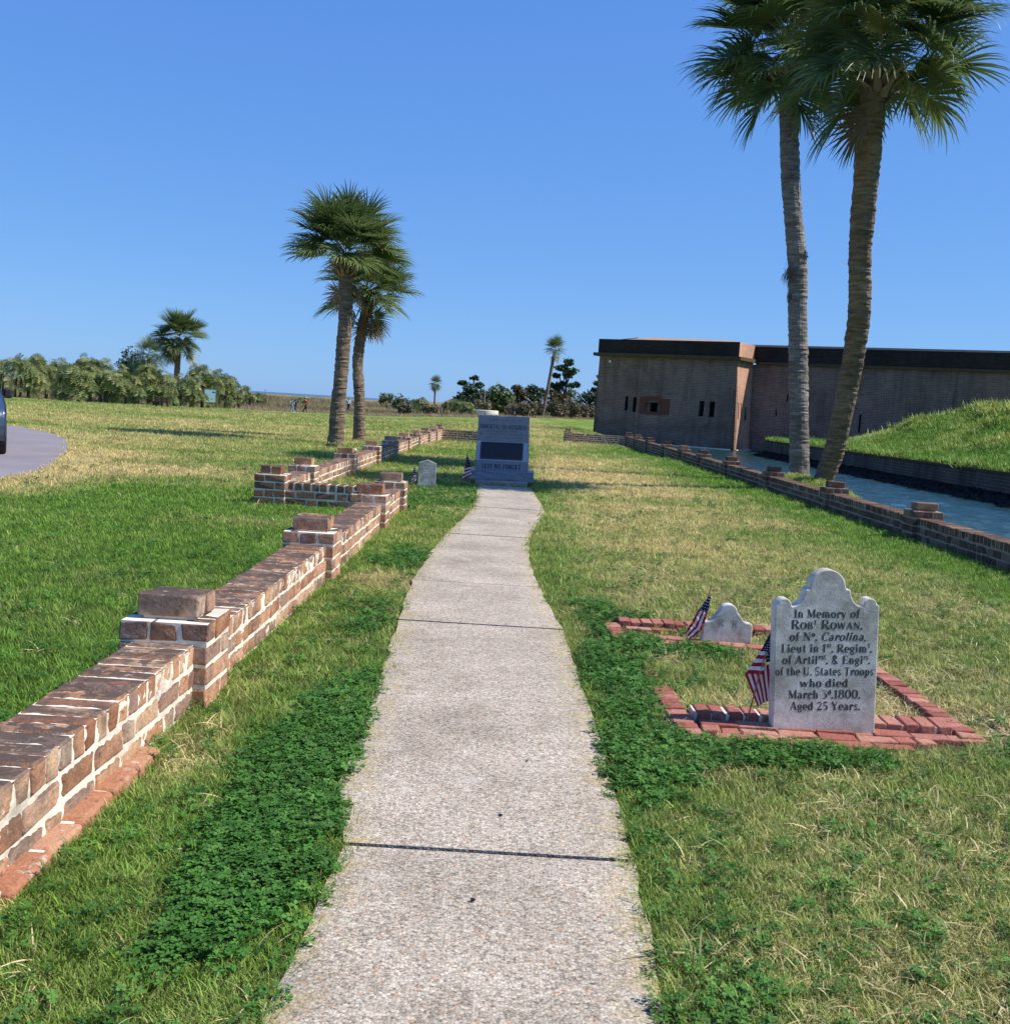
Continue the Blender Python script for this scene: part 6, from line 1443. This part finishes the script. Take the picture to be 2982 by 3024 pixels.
# longer tufts: along edges and in patches
x, y, r = region(5000, 12000, 4.2, 26)
pl_, pr_ = pathx(y)
e = np.exp(-((x+1.42)/.07)**2)*(y < 16)+np.exp(-((x-5.8)/.13)**2)+np.exp(-((x+1.9)/.1)**2)+.5*np.exp(-((x-pr_-.05)/.06)**2)*(y < 22)+.3*np.exp(-((x-pl_+.04)/.05)**2)*(y < 22)
pt = np.clip((fbm(x*1.7, y*1.7, 71)-.52)*6, 0, 1)*.8
k = ~blocked(x, y) & (nr.rand(len(x)) < np.clip(e+pt, 0, 1)) & (nr.rand(len(x)) > soil_f(x, y))
x, y, r = x[k], y[k], r[k]; n = len(x); dr = dry_f(x, y)
scatter('long_grass_tufts', 'longer bright green grass tufts along the walls and path edges', 'grass', np.stack([x, y, gz(x, y)], 1), nr.uniform(0, 6.28, n), (.6+.5*nr.rand(n))*(1+.03*(r-4).clip(0)), np.clip(dr*.8-.22+nr.normal(0, .12, n), 0, 1), nr.rand(n), C_LONG, 4)
# extra long grass strip right along the foot of the walls
nn3 = 5200; y = nr.uniform(1.5, 56, nn3)**1.0; y = 1.5*(56/1.5)**nr.rand(nn3); side = nr.randint(0, 4, nn3)
x = np.select([side == 0, side == 1, side == 2, side == 3], [-1.47+nr.exponential(.035, nn3), -1.84-nr.exponential(.06, nn3), 5.90+(y-8)*.01-nr.exponential(.10, nn3), -3.17+nr.exponential(.06, nn3)])
k = ~blocked(x, y) & ((side != 3) | (y > 16)) & ((side > 1) | (y < 15.6)) & (np.abs(y-5.6) > .25); x, y = x[k], y[k]; n = len(x)
scatter('wall_foot_grass', 'uncut grass fringe at the foot of the low brick walls', 'grass', np.stack([x, y, gz(x, y)], 1), nr.uniform(0, 6.28, n), (.5+.6*nr.rand(n))*(1+.02*y), np.clip(nr.normal(.06, .15, n)+.25*(x < -1.3)*(y < 6), 0, 1), nr.rand(n), C_LONG, 4)
# clover
x, y, r = region(20000, 42000, 4.2, 24)
cl = clover_f(x, y); k = ~blocked(x, y) & (nr.rand(len(x)) < cl*.9+.035)
x, y, r = x[k], y[k], r[k]; n = len(x)
scatter('clover_patch', 'dark green clover growing beside the path and the grave plot', 'clover', np.stack([x, y, gz(x, y)], 1), nr.uniform(0, 6.28, n), (.8+.5*nr.rand(n))*(1+.03*(r-4).clip(0)), np.clip(nr.normal(.12, .18, n), 0, 1), nr.rand(n), C_CLO, 5, .08)
# dead straw
x, y, r = region(9000, 26000, 4.2, 24)
dr = dry_f(x, y); k = ~blocked(x, y) & (nr.rand(len(x)) < np.clip((dr-.30)*1.9, .02, 1)) & (nr.rand(len(x)) > clover_f(x, y)*.95)
x, y, r = x[k], y[k], r[k]; n = len(x)
scatter('dead_grass', 'pale dead grass straws lying in the lawn', 'dead grass', np.stack([x, y, gz(x, y)+.008], 1), nr.uniform(0, 6.28, n), (.7+.7*nr.rand(n))*(1+.03*(r-4).clip(0)), nr.rand(n), nr.rand(n), C_STRAW, 5, .2)
# middle distance turf
n0 = 120000; r = 12*(135/12)**nr.rand(n0)**1.1; a = nr.uniform(-.6, .6, n0); x, y = r*np.sin(a), r*np.cos(a)
k = ~blocked(x, y) & (x < 6.3) & (r < edge_dist(a)-3); x, y, r = x[k], y[k], r[k]; dr = dry_f(x, y); n = len(x)
scatter('lawn_turf', 'uneven mown turf of the farther lawn', 'grass', np.stack([x, y, gz(x, y)-.01], 1), nr.uniform(0, 6.28, n), (.7+.5*nr.rand(n))*(.8+.03*np.minimum(r, 70)), np.clip(dr*1.25-.12+.5*(fbm(x*.06, y*.3, 77)-.45)*sst(40, 80, y)+nr.normal(0, .16, n), 0, 1), nr.rand(n), C_MID, 5)
# grass around the big palms and on the mound
n0 = 34000; y = nr.uniform(16, 78, n0); x = 18.3+nr.uniform(0, 1, n0)**1.4*22
k = (x < y*.52+1.5); x, y = x[k], y[k]; n = len(x); cr = sst(26, 24.5, x)
pn = fbm(x*.5, y*.5, 81, 5)
scatter('mound_grass', 'rough weedy grass covering the mound across the moat', 'grass', np.stack([x, y, gz(x, y)-.02], 1), nr.uniform(0, 6.28, n), (.8+.8*nr.rand(n))*(.7+.9*pn)*(1+.5*(x < 20))*(1+1.0*(pn > .56)*((x > 23) & (x < 28))), np.clip((pn-.42)*2.6+nr.normal(0, .22, n)-.35*sst(21.5, 18.5, x), 0, 1), nr.rand(n), C_WEED, 4)
n0 = 1500; y = 27.6+nr.normal(0, 2.6, n0); x = nr.uniform(6.3, 8.9, n0); k = gz(x, y) > -.12; x, y = x[k], y[k]; n = len(x)
scatter('bank_grass', 'dry grass tufts around the feet of the two big palms', 'grass', np.stack([x, y, gz(x, y)-.01], 1), nr.uniform(0, 6.28, n), .4+.5*nr.rand(n), np.clip(nr.normal(.75, .25, n), 0, 1), nr.rand(n), C_WEED, 4)
# marsh reeds and scrub beyond the lawn
n0 = 60000; a = np.arctan(nr.uniform(-.62, .10, n0)); t = nr.rand(n0)**1.5
e = edge_dist(np.tan(a)); yy = e+1.5+t*(300); x, y = np.tan(a)*yy, yy; n = len(x)
sc = (.55+.5*nr.rand(n))*(.35+1.0*fbm(x*.05, y*.05, 91))*(1+.004*(y-120))
sc = sc*sst(0, 9, y-e+4)
scatter('marsh_scrub', 'brown and olive marsh reeds behind the mown lawn', 'reeds', np.stack([x, y, gz(x, y)-.4], 1), nr.uniform(0, 6.28, n), sc, np.clip((fbm(x*.03, y*.09, 95)-.38)*3+nr.normal(0, .2, n)+.8*(y-e < 9), 0, 1), nr.rand(n), C_REED, 4, .08)
# fallen scraps on the path
for k, (px, py) in enumerate([(1396, 2660), (1555, 2250), (1478, 2410)]):
    d_ = ray(px, py); t_ = (.03-EYE)/d_[2]; x_, y__ = d_[0]*t_, d_[1]*t_
    me = worn(.013, .008, .004, k, simple('dark_leaf_scrap', (.03, .028, .03)), .003)
    tag(link('leaf_scrap', me, None, (x_, y__, .034), (0, 0, k)), ['dark leaf scrap on the nearest path slab', 'dark leaf scrap on the second path slab near its middle', 'dark crumb in a shallow pit just behind the first path joint'][k], 'leaf scrap')
print('scene built')
